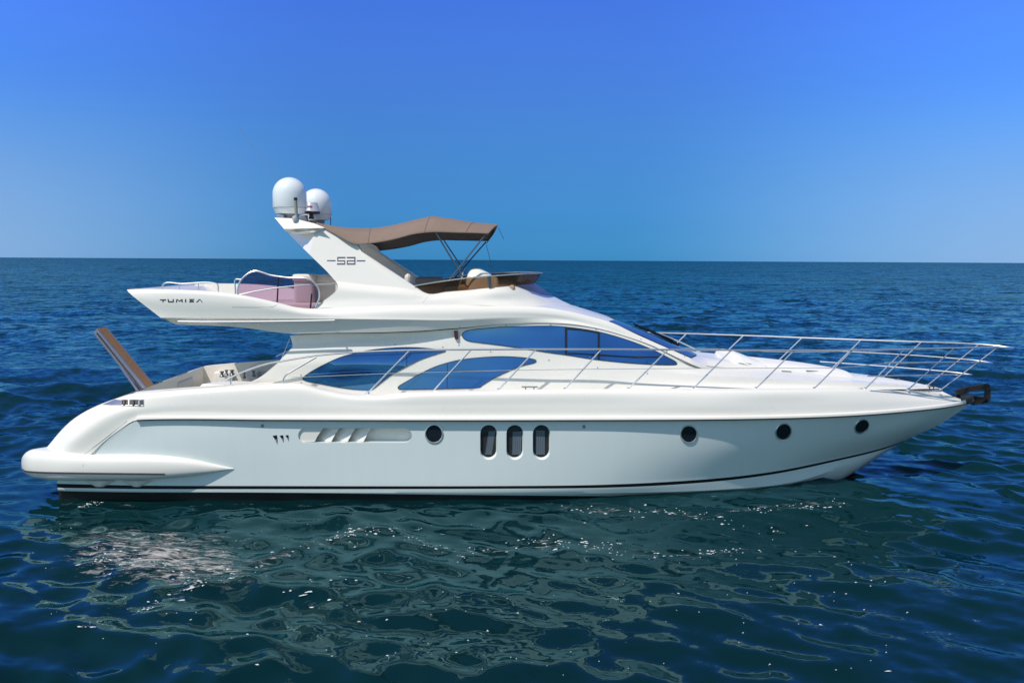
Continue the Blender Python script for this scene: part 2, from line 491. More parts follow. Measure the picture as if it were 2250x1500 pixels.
def sea_material():
    m = bpy.data.materials.new('sea_water'); m.use_nodes = True
    t = m.node_tree; b = t.nodes['Principled BSDF']
    N = t.nodes.new; L = t.links.new
    b.inputs['Base Color'].default_value = (0.003, 0.020, 0.030, 1)
    b.inputs['Roughness'].default_value = 0.03
    b.inputs['IOR'].default_value = 1.333
    geo = N('ShaderNodeNewGeometry')
    # body colour drifts between green and blue in broad patches
    n0 = N('ShaderNodeTexNoise'); n0.inputs['Scale'].default_value = 0.06; n0.inputs['Detail'].default_value = 3
    L(geo.outputs['Position'], n0.inputs['Vector'])
    mc = N('ShaderNodeMix'); mc.data_type = 'RGBA'
    mc.inputs[6].default_value = (0.0018, 0.024, 0.022, 1); mc.inputs[7].default_value = (0.0018, 0.013, 0.021, 1)
    L(n0.outputs[0], mc.inputs[0])
    # fine wavelets: slopes taken straight from vector noise, at three scales
    nrm = N('ShaderNodeVectorMath'); nrm.operation = 'NORMALIZE'
    acc = None
    pos = N('ShaderNodeMapping'); pos.inputs['Scale'].default_value = (0.75, 1.0, 1.0)
    L(geo.outputs['Position'], pos.inputs['Vector'])
    dist = N('ShaderNodeVectorMath'); dist.operation = 'LENGTH'
    L(geo.outputs['Position'], dist.inputs[0])
    gust = N('ShaderNodeTexNoise'); gust.inputs['Scale'].default_value = 0.035; gust.inputs['Detail'].default_value = 4
    L(pos.outputs[0], gust.inputs['Vector'])
    for sc, near, far, d0, d1 in ((8.0, 0.10, 0.30, 6, 30), (3.2, 0.20, 0.55, 6, 30), (1.3, 0.05, 1.35, 9, 55), (0.28, 0.0, 1.6, 25, 150), (0.085, 0.0, 1.1, 60, 400)):
        nz = N('ShaderNodeTexNoise'); nz.inputs['Scale'].default_value = sc; nz.inputs['Detail'].default_value = 2.5
        L(pos.outputs[0], nz.inputs['Vector'])
        sb = N('ShaderNodeVectorMath'); sb.operation = 'SUBTRACT'; sb.inputs[1].default_value = (0.5, 0.5, 0.5)
        L(nz.outputs['Color'], sb.inputs[0])
        mr = N('ShaderNodeMapRange'); mr.inputs['From Min'].default_value = d0; mr.inputs['From Max'].default_value = d1
        mr.inputs['To Min'].default_value = near; mr.inputs['To Max'].default_value = far
        L(dist.outputs['Value'], mr.inputs[0])
        gm = N('ShaderNodeMath'); gm.operation = 'MULTIPLY_ADD'; gm.inputs[1].default_value = 1.4; gm.inputs[2].default_value = 0.3
        L(gust.outputs[0], gm.inputs[0])
        g2 = N('ShaderNodeMath'); g2.operation = 'MULTIPLY'
        L(gm.outputs[0], g2.inputs[0]); L(mr.outputs[0], g2.inputs[1])
        sca = N('ShaderNodeVectorMath'); sca.operation = 'SCALE'
        L(sb.outputs[0], sca.inputs[0]); L(g2.outputs[0], sca.inputs['Scale'])
        fl = N('ShaderNodeVectorMath'); fl.operation = 'MULTIPLY'; fl.inputs[1].default_value = (1, 1, 0)
        L(sca.outputs[0], fl.inputs[0])
        if acc is None:
            acc = fl
        else:
            ad = N('ShaderNodeVectorMath'); ad.operation = 'ADD'
            L(acc.outputs[0], ad.inputs[0]); L(fl.outputs[0], ad.inputs[1]); acc = ad
    ad = N('ShaderNodeVectorMath'); ad.operation = 'ADD'
    L(geo.outputs['Normal'], ad.inputs[0]); L(acc.outputs[0], ad.inputs[1])
    L(ad.outputs[0], nrm.inputs[0])
    out = t.nodes['Material Output']
    t.nodes.remove(b)
    df = N('ShaderNodeBsdfDiffuse'); L(mc.outputs[2], df.inputs['Color'])
    gl = N('ShaderNodeBsdfGlossy'); gl.inputs['Roughness'].default_value = 0.03; gl.inputs['Color'].default_value = (0.37, 0.68, 0.74, 1)
    fz = N('ShaderNodeFresnel'); fz.inputs['IOR'].default_value = 1.33
    L(nrm.outputs[0], gl.inputs['Normal']); L(nrm.outputs[0], fz.inputs['Normal']); L(nrm.outputs[0], df.inputs['Normal'])
    mx = N('ShaderNodeMixShader')
    L(fz.outputs[0], mx.inputs[0]); L(df.outputs[0], mx.inputs[1]); L(gl.outputs[0], mx.inputs[2])
    L(mx.outputs[0], out.inputs['Surface'])
    return m

SEA, (SXS, SYS, SV) = make_sea()
SEA.data.materials.append(sea_material())

def sea_z(x, y):
    i = int(np.clip(np.searchsorted(SYS, y), 0, len(SYS) - 1)); j = int(np.clip(np.searchsorted(SXS, x), 0, len(SXS) - 1))
    return float(SV[i, j, 2])

# ------------------------------------------------------------------ the yacht
Y_ = bpy.data.objects.new('motor_yacht', None)
COL.objects.link(Y_)
tag(Y_, 'white flybridge motor yacht with brown bimini canopy lying side-on in the sea', 'yacht')

N = 150
# --- curves of the topsides, near side: (photo px, photo py, metres across; the keel line is 0)
G = [(97, 989, -1.95), (110, 974, -1.97), (128, 952, -2.0), (154, 926, -2.05), (183, 906, -2.08), (220, 888, -2.1), (253, 876, -2.12),
     (293, 863.5, -2.14), (367, 857, -2.18), (469, 849.5, -2.2), (600, 842, -2.2), (661, 843, -2.2), (713, 855, -2.2), (781, 866, -2.22), (827, 867, -2.23),
     (917, 860, -2.24), (1000, 858, -2.24), (1100, 856.5, -2.23), (1300, 854.5, -2.17), (1500, 853.5, -2.03), (1700, 853.5, -1.74), (1880, 854, -1.22),
     (1960, 857, -0.86), (2030, 862, -0.5), (2090, 870, -0.2), (2132, 882, 0)]
R = [(190, 1008, -2.40), (200, 998, -2.402), (225, 973, -2.402), (262, 945, -2.402), (295, 924, -2.40), (320, 921.5, -2.40), (600, 922, -2.42), (980, 923, -2.44), (1300, 922.5, -2.39),
     (1580, 921, -2.2), (1700, 919, -1.98), (1877, 912.5, -1.5), (2000, 903, -0.93), (2080, 894, -0.44), (2135, 884, 0)]
Ga = [(p[0] + (8 if p[0] < 260 else 0), p[1] + (5 if p[0] > 150 else 3), p[2] - (0.10 if p[0] < 1700 else 0.10 * max(0, (2132 - p[0]) / 432))) for p in G[:-1]] + [(2132.5, 882.6, 0)]
Mid = [(140, 999, -2.32), (160, 970, -2.37), (185, 948, -2.39), (230, 918, -2.39), (270, 902, -2.38), (320, 892, -2.37), (600, 884, -2.38), (720, 888, -2.38), (830, 893, -2.385), (980, 891, -2.39), (1300, 889, -2.33),
       (1580, 888, -2.15), (1700, 887, -1.92), (1877, 884, -1.42), (2000, 880.5, -0.83), (2080, 880, -0.36), (2133.5, 883, 0)]
Lo = [(182, 1007, -2.39), (195, 990, -2.398), (220, 966, -2.398), (257, 938, -2.398), (292, 918, -2.385), (320, 911, -2.38), (600, 911, -2.39), (980, 912, -2.40), (1300, 911.5, -2.35),
      (1580, 911, -2.17), (1700, 909.5, -1.955), (1877, 904, -1.47), (2000, 896, -0.9), (2080, 889, -0.42), (2134.5, 883.6, 0)]
bul = MB()
gr = row(G, N)
bul.grid(loft([gr, row(Ga, N), row(Mid, N), row(Lo, N)], 6), mirror=True)
bul.grid(loft([row(Lo, N), row(R, N)], 2), mirror=True)
# rounded inner lip of the gunwale
lip = gr.copy(); lip[:, 1] = np.minimum(gr[:, 1] + 0.10, 0); lip[:, 2] -= 0.01
lip2 = lip.copy(); lip2[:, 1] = np.minimum(lip[:, 1] + 0.03, 0); lip2[:, 2] -= 0.07
bul.grid(np.array([gr, lip, lip2]), mirror=True)
bul.cross(gr[:16])
bulwark = bul.build('bulwark', WHITE, Y_, sharp=50)
BV_BUL = bvh_of(bulwark)

# rubbing strake: a ledge standing 6 cm proud
Rr = [p for p in R if p[0] >= 295]
Rr[0] = (300, 922.5, -2.405)
ra = row(offs(Rr, -8, 0.03), N); rb = row(offs(Rr, -5, -0.035), N); rc = row(offs(Rr, -0.5, -0.045), N); rd = row(offs(Rr, 2.5, 0.03), N)
rr = MB()
for a, b in ((ra, rb), (rb, rc), (rc, rd)):
    rr.grid(np.array([a, b]), mirror=True)
rr.poly([tuple(x[0]) for x in (ra, rb, rc, rd)], mirror=True)
rail = rr.build('rub_rail', WHITE, Y_, sharp=30)
rs = MB(); rs.tube(row(offs(Rr, 1.4, -0.028), 80), 0.011, seg=6, mirror=True)
rs.build('insert_and_ledge_shade', RUBBER, rail)  # dark strip: rubber insert with the shade under the ledge put in

# --- hull below the strake, a closed solid
H0 = [(192, 1011, -2.397), (204, 994, -2.397), (226, 973.5, -2.397), (264, 945, -2.397), (299, 925, -2.395), (330, 922.5, -2.385), (600, 923, -2.385), (980, 924, -2.39), (1300, 923.5, -2.345), (1580, 922, -2.14), (1700, 920, -1.92), (1877, 913.5, -1.45), (2000, 904, -0.89), (2080, 895, -0.42), (2135, 884.5, 0)]
H1 = [(140, 1035, -2.36), (300, 985, -2.385), (600, 985, -2.375), (980, 987, -2.375), (1300, 986, -2.31), (1580, 981, -2.03), (1700, 973, -1.75), (1877, 956, -1.19), (1990, 941, -0.64), (2070, 929, 0)]
H2 = [(124, 1062, -2.3), (300, 1066, -2.33), (560, 1067, -2.345), (1125, 1067, -2.335), (1300, 1065, -2.245), (1400, 1061.5, -2.13), (1500, 1056, -1.96), (1580, 1050, -1.78), (1700, 1035.5, -1.43), (1833, 1009, -0.86), (1950, 980.5, -0.28), (1990, 967, 0)]
H3 = [(126, 1071, -2.295), (300, 1073.5, -2.325), (560, 1074, -2.34), (1125, 1073, -2.33), (1300, 1071.5, -2.24), (1400, 1068.5, -2.12), (1500, 1063, -1.95), (1580, 1056.5, -1.765), (1700, 1041, -1.41), (1833, 1013.5, -0.84), (1946, 985, -0.27), (1984, 971, 0)]
HC = [(127, 1075, -2.29), (300, 1079, -2.32), (560, 1081, -2.33), (1125, 1083, -2.31), (1300, 1083, -2.2), (1400, 1081.5, -2.07), (1500, 1079, -1.9), (1600, 1074, -1.66), (1743, 1059, -1.2), (1850, 1026, -0.72), (1925, 1000, -0.33), (1970, 978, 0)]
H4 = [(128, 1078, -2.27), (300, 1081, -2.30), (560, 1082, -2.31), (1125, 1087.5, -2.27), (1300, 1089, -2.1), (1400, 1089.5, -1.85), (1500, 1089.5, -1.65), (1600, 1088, -1.38), (1743, 1080, -0.9), (1830, 1064, -0.45), (1885, 1034, 0)]
H5 = [(130, 1112, -2.16), (560, 1120, -2.16), (1125, 1124, -2.05), (1500, 1118, -1.2), (1700, 1100, -0.5), (1800, 1075, 0)]
H6 = [(140, 1150, -0.02), (560, 1150, -0.02), (1125, 1150, -0.02), (1500, 1135, -0.02), (1700, 1110, -0.01), (1790, 1082, 0)]
h0, h1, h2, h3, hc, h4, h5, h6 = [row(p, N) for p in (H0, H1, H2, H3, HC, H4, H5, H6)]
for a in (h5, h6):
    a[:, 2] = np.minimum(a[:, 2], -0.25)
h6[:, 2] -= 0.45
hm = MB()
up_side = loft([h0, h1, h2], 8)
hm.grid(up_side, mirror=True, mat=0)
hm.grid(np.array([h2, h3]), mirror=True, mat=1)
hm.grid(loft([h3, hc], 2), mirror=True, mat=0)
hm.grid(loft([hc, h4], 3), mirror=True, mat=0)
hm.grid(loft([h4, h5], 2), mirror=True, mat=2)
hm.grid(loft([h5, h6], 2), mirror=True, mat=2)
hm.cross(h0, seg=3)
hm.cross(h6, mat=2, seg=2)
col0 = np.array([x[0] for x in list(up_side) + [h3, hc, h4, h5, h6]])
hm.cross(col0, seg=3)
hull = hm.build('hull', [HULLW, BLACK, ANTIF], Y_, sharp=32)

def hull_cut(target, cutters):
    bvh = bvh_of(target)
    for k, (front, back, df, db) in enumerate(cutters):
        n = len(front)
        c = MB()
        A = [Vector(on(bvh, x, y)[0]) + Vector((0, -df, 0)) for x, y in front]
        B = [Vector(on(bvh, x, y)[0]) + Vector((0, db, 0)) for x, y in back]
        c.grid(np.array([[tuple(p) for p in A], [tuple(p) for p in B]]), closed=True)
        c.poly([tuple(p) for p in A]); c.poly([tuple(p) for p in B])
        co = c.build('cutter', HULLW, None, smooth=False, merge=1e-6)
        md = target.modifiers.new('cut', 'BOOLEAN'); md.operation = 'DIFFERENCE'; md.object = co; md.solver = 'EXACT'
        dg = bpy.context.evaluated_depsgraph_get(); dg.update()
        me = bpy.data.meshes.new_from_object(target.evaluated_get(dg))
        target.modifiers.remove(md)
        old = target.data; target.data = me; bpy.data.meshes.remove(old)
        cm = co.data; bpy.data.objects.remove(co); bpy.data.meshes.remove(cm)
    target.data.shade_smooth(); target.data.set_sharp_from_angle(angle=math.radians(28))
    return bvh

def stadium(x0, y0, x1, y1, seg=10):
    wd, ht = x1 - x0, y1 - y0
    out = []
    if ht >= wd:
        r = wd / 2; cx = (x0 + x1) / 2
        for a in np.linspace(math.pi, 2 * math.pi, seg): out.append((cx + r * math.cos(a), y0 + r + r * math.sin(a)))
        for a in np.linspace(0, math.pi, seg): out.append((cx + r * math.cos(a), y1 - r + r * math.sin(a)))
    else:
        r = ht / 2; cy = (y0 + y1) / 2
        for a in np.linspace(-math.pi / 2, math.pi / 2, seg): out.append((x1 - r + r * math.cos(a), cy + r * math.sin(a)))
        for a in np.linspace(math.pi / 2, 1.5 * math.pi, seg): out.append((x0 + r + r * math.cos(a), cy + r * math.sin(a)))
    return out

OV = [(1054.5, 933, 1094, 1012), (1112, 933, 1151.5, 1012), (1170, 933, 1210.5, 1012)]
OVI = [(x0 + 1.8, y0 + 0.5, x1 - 4.0, y1 - 6.5) for x0, y0, x1, y1 in OV]
VENT = (655, 940, 905, 972.5)
cut = [(stadium(*a), stadium(*b), 0.03, 0.06) for a, b in zip(OV, OVI)]
cut.append((stadium(*VENT, seg=14), stadium(VENT[0] + 1, VENT[1] + 1, VENT[2] - 1.5, VENT[3] - 2, seg=14), 0.03, 0.21))
BV_HULL = hull_cut(hull, cut)

def sunk(poly_px, depth):
    return [tuple(on(BV_HULL, x, y)[0] + Vector((0, depth, 0))) for x, y in poly_px]

for k, b in enumerate(OVI):
    q = MB(); pts = sunk(stadium(*b, seg=16), 0.054)
    q.poly(pts)
    wdw = q.build('oval_window', OGLASS, Y_, smooth=False)
    # curtain folds hanging just in front of the dark cabin glass' back
    x0, y0, x1, y1 = b
    cm = MB()
    top = y0 + (14, 15, 13)[k]
    pr = []
    lean = (9, 2, 0)[k]
    xa, xb = ((x0 + 13, x1 - 6), (x0 + 12, x1 - 2), (x0 + 6, x1 - 9))[k]
    xsn = np.linspace(xa, xb, 17)
    for yy in np.linspace(top, y1 - 6, 6):
        t = (yy - top) / (y1 - top)
        pr.append([tuple(on(BV_HULL, x - lean * (t - 0.5), yy)[0] + Vector((0, 0.052 - 0.006 * (0.5 + 0.5 * math.sin(i * 1.6 + k)), 0))) for i, x in enumerate(xsn)])
    cm.grid(np.array(pr))
    cm.build('curtain', CURT, wdw)

def disc_on(bvh, cx, cy, rpx_x, rpx_y, tilt, rim=0.022, name='porthole'):
    pts = []
    for a in np.linspace(0, 2 * math.pi, 36, endpoint=False):
        x, y = rpx_x * math.cos(a), rpx_y * math.sin(a)
        pts.append((cx + x * math.cos(tilt) - y * math.sin(tilt), cy + x * math.sin(tilt) + y * math.cos(tilt)))
    q = MB(); patch(q, bvh, [(cx + (x - cx) * 0.9, cy + (y - cy) * 0.9) for x, y in pts], off=0.008, step=6, skirt=0.02)
    o = q.build(name, DGLASS, Y_)
    q = MB(); outline(q, bvh, [(cx + (x - cx) * 0.92, cy + (y - cy) * 0.92) for x, y in pts], rim * 0.62, off=0.006, seg=8)
    q.build('rim', STEEL, o)
    q = MB(); outline(q, bvh, [(cx + (x - cx) * 0.76, cy + (y - cy) * 0.76) for x, y in pts], 0.008, off=0.010, seg=6)
    q.build('glazing_ring', BLACK, o)
    return o

BV_H2 = bvh_of(hull)
disc_on(BV_HULL, 953.5, 952.5, 20.5, 21.5, 0)
disc_on(BV_HULL, 1513, 953, 19.5, 20.5, 0)
disc_on(BV_HULL, 1721, 948, 17.5, 20, 0.5)
disc_on(BV_HULL, 1893, 936, 14, 18.5, 0.75)

# air intake: a plate, three sloping louvres and a long scoop behind the cut-out
S = [((690.7, 971), (698, 957), (711, 939.5)), ((727, 971), (735, 956), (746, 939.5)), ((763, 971), (771, 956), (781, 939.5)), ((798, 971), (806, 956), (816, 939.5))]
def scurve(k, n=8):
    p = np.array(S[k], float)
    return pchip(p[::-1, 1], p[::-1, 0], np.linspace(939.5, 971, n))[:, 0], np.linspace(939.5, 971, n)
vent = MB()
def vpanel(la, lb, da, db, n=6):
    rows = []
    for t in np.linspace(0, 1, n):
        e = t ** 0.8
        rows.append([tuple(on(BV_HULL, xa + (xb - xa) * t, ya + (yb - ya) * t)[0] + Vector((0, da + (db - da) * e, 0))) for (xa, ya), (xb, yb) in zip(la, lb)])
    return np.array(rows)
ys8 = np.linspace(939.5, 971, 8)
larc = [(655 + 16 - math.sqrt(max(0, 16.2**2 - (y - 956)**2)), y) for y in np.linspace(940, 971.5, 8)]
rarc = [(905 - 16 + math.sqrt(max(0, 16.2**2 - (y - 956)**2)), y) for y in np.linspace(940, 971.5, 8)]
sl = [list(zip(*scurve(k))) for k in range(4)]
q = MB(); q.grid(vpanel(larc, sl[0], 0.03, 0.025))
ventp = q.build('air_intake', WHITE, Y_)
for k in range(3):
    q = MB(); q.grid(vpanel(sl[k], sl[k + 1], 0.19, 0.045)); q.build('louvre', WHITE, ventp)
q = MB(); q.grid(vpanel(sl[3], rarc, 0.20, 0.15, 12)); q.build('scoop', WHITE, ventp)

# three shark-gill slots and two skin fittings
for (x, y, s) in ((604, 964, 1.0), (618.5, 962.5, 0.8), (630.5, 961, 0.68)):
    q = MB(); patch(q, BV_HULL, [(x - 5 * s, y - 7 * s), (x + 4 * s, y - 9 * s), (x + 6.5 * s, y + 2 * s), (x + 5 * s, y + 12 * s), (x + 1 * s, y + 2 * s)], off=0.004, step=3, skirt=0.008)
    o = q.build('gill_slot', GREY, Y_, smooth=False)
    q = MB(); patch(q, BV_HULL, [(x - 5 * s, y - 7 * s), (x + 4 * s, y - 9 * s), (x + 5.5 * s, y - 1 * s), (x + 0.5 * s, y + 0.5 * s)], off=0.007, step=3, skirt=0.006)
    q.build('opening', BLACK, o, smooth=False)
for (x, y) in ((576.5, 935), (1283, 937)):
    q = MB(); patch(q, BV_HULL, [(x - 3, y - 3.5), (x + 3, y - 3.5), (x + 3, y + 3.5), (x - 3, y + 3.5)], off=0.006, step=3, skirt=0.01)
    q.build('skin_fitting', GREY, Y_, smooth=False)
q = MB(); q.tube([U(2128, 905, -0.05), U(1990, 938, -0.67)], 0.004); 

# --- swim platform with the moulded sponsons
spc = []
top = [(46, 1027), (50, 1014), (62, 1003), (77, 996), (97, 993.5), (140, 998), (183, 1001), (330, 1003), (403, 1009), (477, 1022), (500, 1026.5), (513, 1029)]
bot = [(46, 1029), (50, 1042), (62, 1053), (77, 1057), (97, 1059), (140, 1060.5), (183, 1059.5), (330, 1057), (403, 1050), (477, 1038), (500, 1033), (513, 1030)]
def sp_at(x):
    t = pchip([p[0] for p in top], [p[1] for p in top], np.array([x]))[0, 0]
    b = pchip([p[0] for p in bot], [p[1] for p in bot], np.array([x]))[0, 0]
    return t, b
# plan outline of the platform edge, near side, from the forward point aft and round the stern
plan = [(513, -2.372), (497, -2.395), (470, -2.43), (420, -2.49), (350, -2.54), (280, -2.56), (200, -2.55), (140, -2.50), (97, -2.36), (68, -2.24), (52, -2.05), (47, -1.85), (58, -1.6), (84, -1.2), (111, -0.7), (130, -0.35)]
pl = np.array(plan)
cp = np.concatenate([[0], np.cumsum(np.hypot(np.diff(pl[:, 0]) / 110, np.diff(pl[:, 1])))])
ps = pchip(cp, pl, np.linspace(0, cp[-1], 70))
secs = []; 
zr = []
for i, (x, yy) in enumerate(ps):
    a = ps[max(i - 1, 0)]; b = ps[min(i + 1, len(ps) - 1)]
    pa, pb = U(a[0], 1030, a[1]), U(b[0], 1030, b[1])
    tv = Vector((pb.x - pa.x, pb.y - pa.y, 0)).normalized()
    nv = Vector((-tv.y, tv.x, 0))
    if nv.y > 0 and nv.x > -0.5: nv = -nv
    t, bt = sp_at(max(x, 97 if yy > -2.36 else x))
    zt, zb = U(x, t, yy).z, U(x, bt, yy).z
    if i > 0 and yy > -2.36:
        k_ = min(1, max(0, (yy + 2.2) / 0.9)); k_ = k_ * k_ * (3 - 2 * k_)
        zt, zb = zr[0] + (0.50 - zr[0]) * k_, zr[1]
    else:
        zr = (zt, zb)
    pc = U(x, (t + bt) / 2, yy)
    hz = (zt - zb) / 2; zc = (zt + zb) / 2
    dep = min(0.26, 0.03 + hz * 1.0)
    ring = []
    for q_ in np.linspace(math.pi / 2, -math.pi / 2, 15):
        cx, sx = math.cos(q_), math.sin(q_)
        ex = math.copysign(abs(cx) ** 0.58, cx); ez = math.copysign(abs(sx) ** 0.72, sx)
        pnt = Vector((pc.x, pc.y, zc)) + nv * (dep * (ex - 1.0)) + Vector((0, 0, hz * ez))
        ring.append(tuple(pnt))
    ring.insert(0, (ring[0][0] - nv.x * 0.25, min(0, ring[0][1] - nv.y * 0.25), ring[0][2] + 0.0))
    ring.append((ring[-1][0] - nv.x * 0.25, min(0, ring[-1][1] - nv.y * 0.25), ring[-1][2]))
    secs.append(ring)
secs.append([(p[0], 0.0, p[2]) for p in secs[-1]])
sp = MB(); SG = np.array(secs)
sp.grid(SG, mirror=True)
sp.cross(SG[20:, 0]); sp.cross(SG[20:, -1])
swim = sp.build('swim_platform', WHITE, Y_, sharp=60)
BV_SW = bvh_of(swim)
rsx = np.linspace(48, 362, 46); rsy = pchip([48, 56, 70, 97, 183, 280, 362], [1031.5, 1034.5, 1036, 1037.5, 1039, 1040, 1041], rsx)[:, 0]
q = MB(); q.tube([on(BV_SW, x, y, 0.006)[0] for x, y in zip(rsx, rsy)], 0.016, seg=6)
q.build('rub_strip', RUBBER, swim)
q = MB(); q.tube([on(BV_SW, x, y, 0.0)[0] for x, y in [(184, 1004), (182.5, 1020), (183, 1040), (185, 1058)]], 0.004, seg=5)
q.build('seam', SEAM, swim)
# exhaust fairings under the sponson
for cx in (219, 301):
    q = MB()
    rows = []
    for t in np.linspace(0, 1, 5):
        rows.append([tuple(U(cx + s * 34 * (1 - 0.75 * t), 1056 + t * 13, -2.36 + 0.05 * t - 0.05 * (1 - s * s))) for s in np.linspace(-1, 1, 9)])
    q.grid(np.array(rows)); q.build('exhaust_fairing', WHITE, swim)

# quarter seam, mooring recess as flat patches, shade put into the colour, roller fairlead
q = MB(); q.tube([on(BV_BUL, x, y, 0.001)[0] for x, y in [(300, 925), (262, 948), (232, 971), (208, 994), (197, 1006)]], 0.005, seg=5)
q.build('seam', SEAM, bulwark)
q = MB(); patch(q, BV_BUL, [(224, 889), (236, 884), (252, 877.5), (268, 879), (268, 890), (245, 890)], off=0.004, step=4, skirt=0.008)
rec = q.build('mooring_recess', LILAC, Y_, smooth=False)
q = MB(); patch(q, BV_BUL, [(268, 879), (316, 878.5), (316, 891), (268, 890.5)], off=0.004, step=4, skirt=0.008); q.build('opening_shade', RUBBER, rec, smooth=False)  # flat dark pane, the shade of the hole put into its colour
q = MB(); outline(q, BV_BUL, [(268, 879), (290, 878.5), (316, 878.5), (316, 891), (290, 891), (268, 890.5)], 0.010, off=0.006); q.build('frame', STEEL, rec)
for x in (274, 284, 294, 307):
    q = MB(); q.tube([on(BV_BUL, x, y, 0.012)[0] for y in (880, 885, 890)], 0.022 if x != 284 else 0.012, seg=8); q.build('roller', STEEL if x in (284, 307) else RUBBER, rec)

# --- side deck, cabin and trunk
A0 = [(532, 846.5, -2.06), (605, 843, -2.04), (661, 845, -2.04), (713, 857, -2.04), (781, 868, -2.04), (827, 869, -2.04), (917, 862, -2.03), (1100, 858, -2.0), (1300, 855.5, -1.94), (1500, 855, -1.78), (1700, 855, -1.45), (1880, 855.5, -0.95), (2000, 854.5, -0.5), (2067, 853, -0.05)]
A05 = [(570, 829, -2.05), (661, 826, -2.04), (713, 834, -2.04), (781, 838, -2.03), (917, 836, -2.02), (1000, 834, -2.0), (1200, 827, -1.95), (1327, 826, -1.89), (1407, 833, -1.8), (1580, 842, -1.57), (1767, 846.5, -1.19), (1900, 849, -0.84), (2000, 851.5, -0.44), (2062, 852, -0.05)]
A1 = [(607, 800, -2.02), (713, 797, -2.03), (1000, 797, -1.96), (1200, 792, -1.89), (1327, 790, -1.81), (1407, 805, -1.72), (1580, 826, -1.53), (1633, 828, -1.44), (1767, 835, -1.15), (1900, 841, -0.81), (2000, 847.5, -0.42), (2057, 851, -0.05)]
B1 = [(642, 763, -1.98), (736, 758, -1.985), (804, 751, -1.97), (872, 747, -1.94), (963, 744.5, -1.87), (1015, 742, -1.825), (1050, 740, -1.81), (1200, 734, -1.735), (1313, 742, -1.665), (1433, 774, -1.555), (1490, 799, -1.49), (1530, 809, -1.38), (1600, 812, -1.14), (1700, 819, -0.93), (1800, 827, -0.72), (1900, 836, -0.5), (2000, 845.5, -0.25), (2053, 850.5, -0.045)]
B2 = [(642.5, 757, -1.90), (736, 752, -1.90), (804, 746, -1.88), (872, 742, -1.86), (963, 740, -1.835), (1015, 736, -1.812), (1050, 733, -1.80), (1200, 727, -1.725), (1313, 736, -1.65), (1433, 770, -1.54), (1490, 797, -1.47), (1530, 807, -1.35), (1600, 810, -1.1), (1700, 818, -0.9), (1800, 826, -0.7), (1900, 835, -0.48), (2000, 845, -0.23), (2052, 850.2, -0.043)]
OC = [(637, 737, -1.85), (713, 733, -1.85), (827, 732, -1.83), (917, 729, -1.80), (994, 723.5, -1.80), (1113, 712, -1.755), (1193, 709.5, -1.695), (1241, 711, -1.67), (1313, 721.5, -1.615), (1380, 740.5, -1.555), (1433, 760, -1.50), (1490, 788, -1.43), (1530, 802, -1.28), (1600, 808, -1.05), (1700, 816, -0.85), (1800, 824, -0.65), (1900, 833.5, -0.45), (2000, 844, -0.2), (2051, 850, -0.04)]
def inb(pts, k, hi=1650, ln=400, k2=0.0):
    return [(a, b, c + (k2 + (k - k2) * min(1, max(0, (hi - a) / ln)) if c < -0.06 and a < 1640 else 0)) for a, b, c in pts]
A0, A05, A1, B1, B2, OC = inb(A0, 0.10), inb(A05, 0.11), inb(A1, 0.10), inb(B1, 0.14, 1020, 160, 0.015), inb(B2, 0.075, 1020, 160, 0.01), inb(OC, 0.04, 1020, 160, 0.0)
a0, a05, a1, b1, b2, oc = [row(p, 170) for p in (A0, A05, A1, B1, B2, OC)]
cb = MB()
cb.grid(loft([a0, a05, a1], 6), mirror=True)
cb.grid(loft([a1, b1], 5), mirror=True)
cb.grid(loft([b1, b2, oc], 4), mirror=True)
# trunk top, forward of the windscreen
OCf = [(1514, 801, -1.36)] + [p for p in OC if p[0] >= 1530]
CE = [(1530, 779, 0), (1565, 783.5, 0), (1600, 787.5, 0), (1700, 797, 0), (1800, 811, 0), (1873, 821, 0), (1933, 828, 0), (2000, 838, 0), (2033, 845, 0), (2058, 850, 0)]
CM = [(1526, 783, -0.75), (1565, 788, -0.72), (1600, 791, -0.68), (1700, 801, -0.52), (1800, 814, -0.38), (1873, 823.5, -0.27), (1933, 830, -0.19), (2000, 840, -0.1), (2033, 846, -0.05), (2057, 850, -0.02)]
tk = loft([row(OCf, 60), row(CM, 60), row(CE, 60)], 6)
cb.grid(tk, mirror=True)
scr_end = np.array([U(1517, 787, -1.30), U(1529, 782, -0.80), U(1530, 778.5, 0)])
fill = pchip(np.array([0, 0.55, 1.3]), scr_end, np.linspace(0, 1.3, 13))
fore = np.array([U(1552, 805, -1.22), U(1562, 789.5, -0.76), U(1566, 784.8, 0)])
fore = pchip(np.array([0, 0.55, 1.3]), fore, np.linspace(0, 1.3, 13))
midf = 0.5 * (fill + fore) - np.array([[0, 0, 0.012]])
cb.grid(loft([fill, midf, fore], 4), mirror=True)
# aft bulkhead of the saloon
aft = np.array([x[0] for x in (a0, a05, a1, b1, oc)])
cb.cross(aft + np.array([[0.12, 0, 0]]), mat=0)
cabin = cb.build('cabin', WHITE, Y_, sharp=40)
BV_CAB = bvh_of(cabin)
dk = MB()
g2 = row([p for p in G if p[0] >= 469], 120); g2[:, 1] = np.minimum(g2[:, 1] + 0.12, 0); g2[:, 2] -= 0.05
d2 = row([(532, 846.5, -2.03)] + A0[1:], 120); d2[:, 2] -= 0.04; d2[:, 1] = np.minimum(d2[:, 1] + 0.05, 0)
dk.grid(np.array([g2, d2]), mirror=True)
fr_ = row([(1990, 859, -0.7), (2030, 862, -0.5), (2090, 870, -0.2), (2131, 881.5, 0)], 20); fr_[:, 2] -= 0.004
dk.cross(fr_)
dk.build('side_deck', WHITE, Y_)

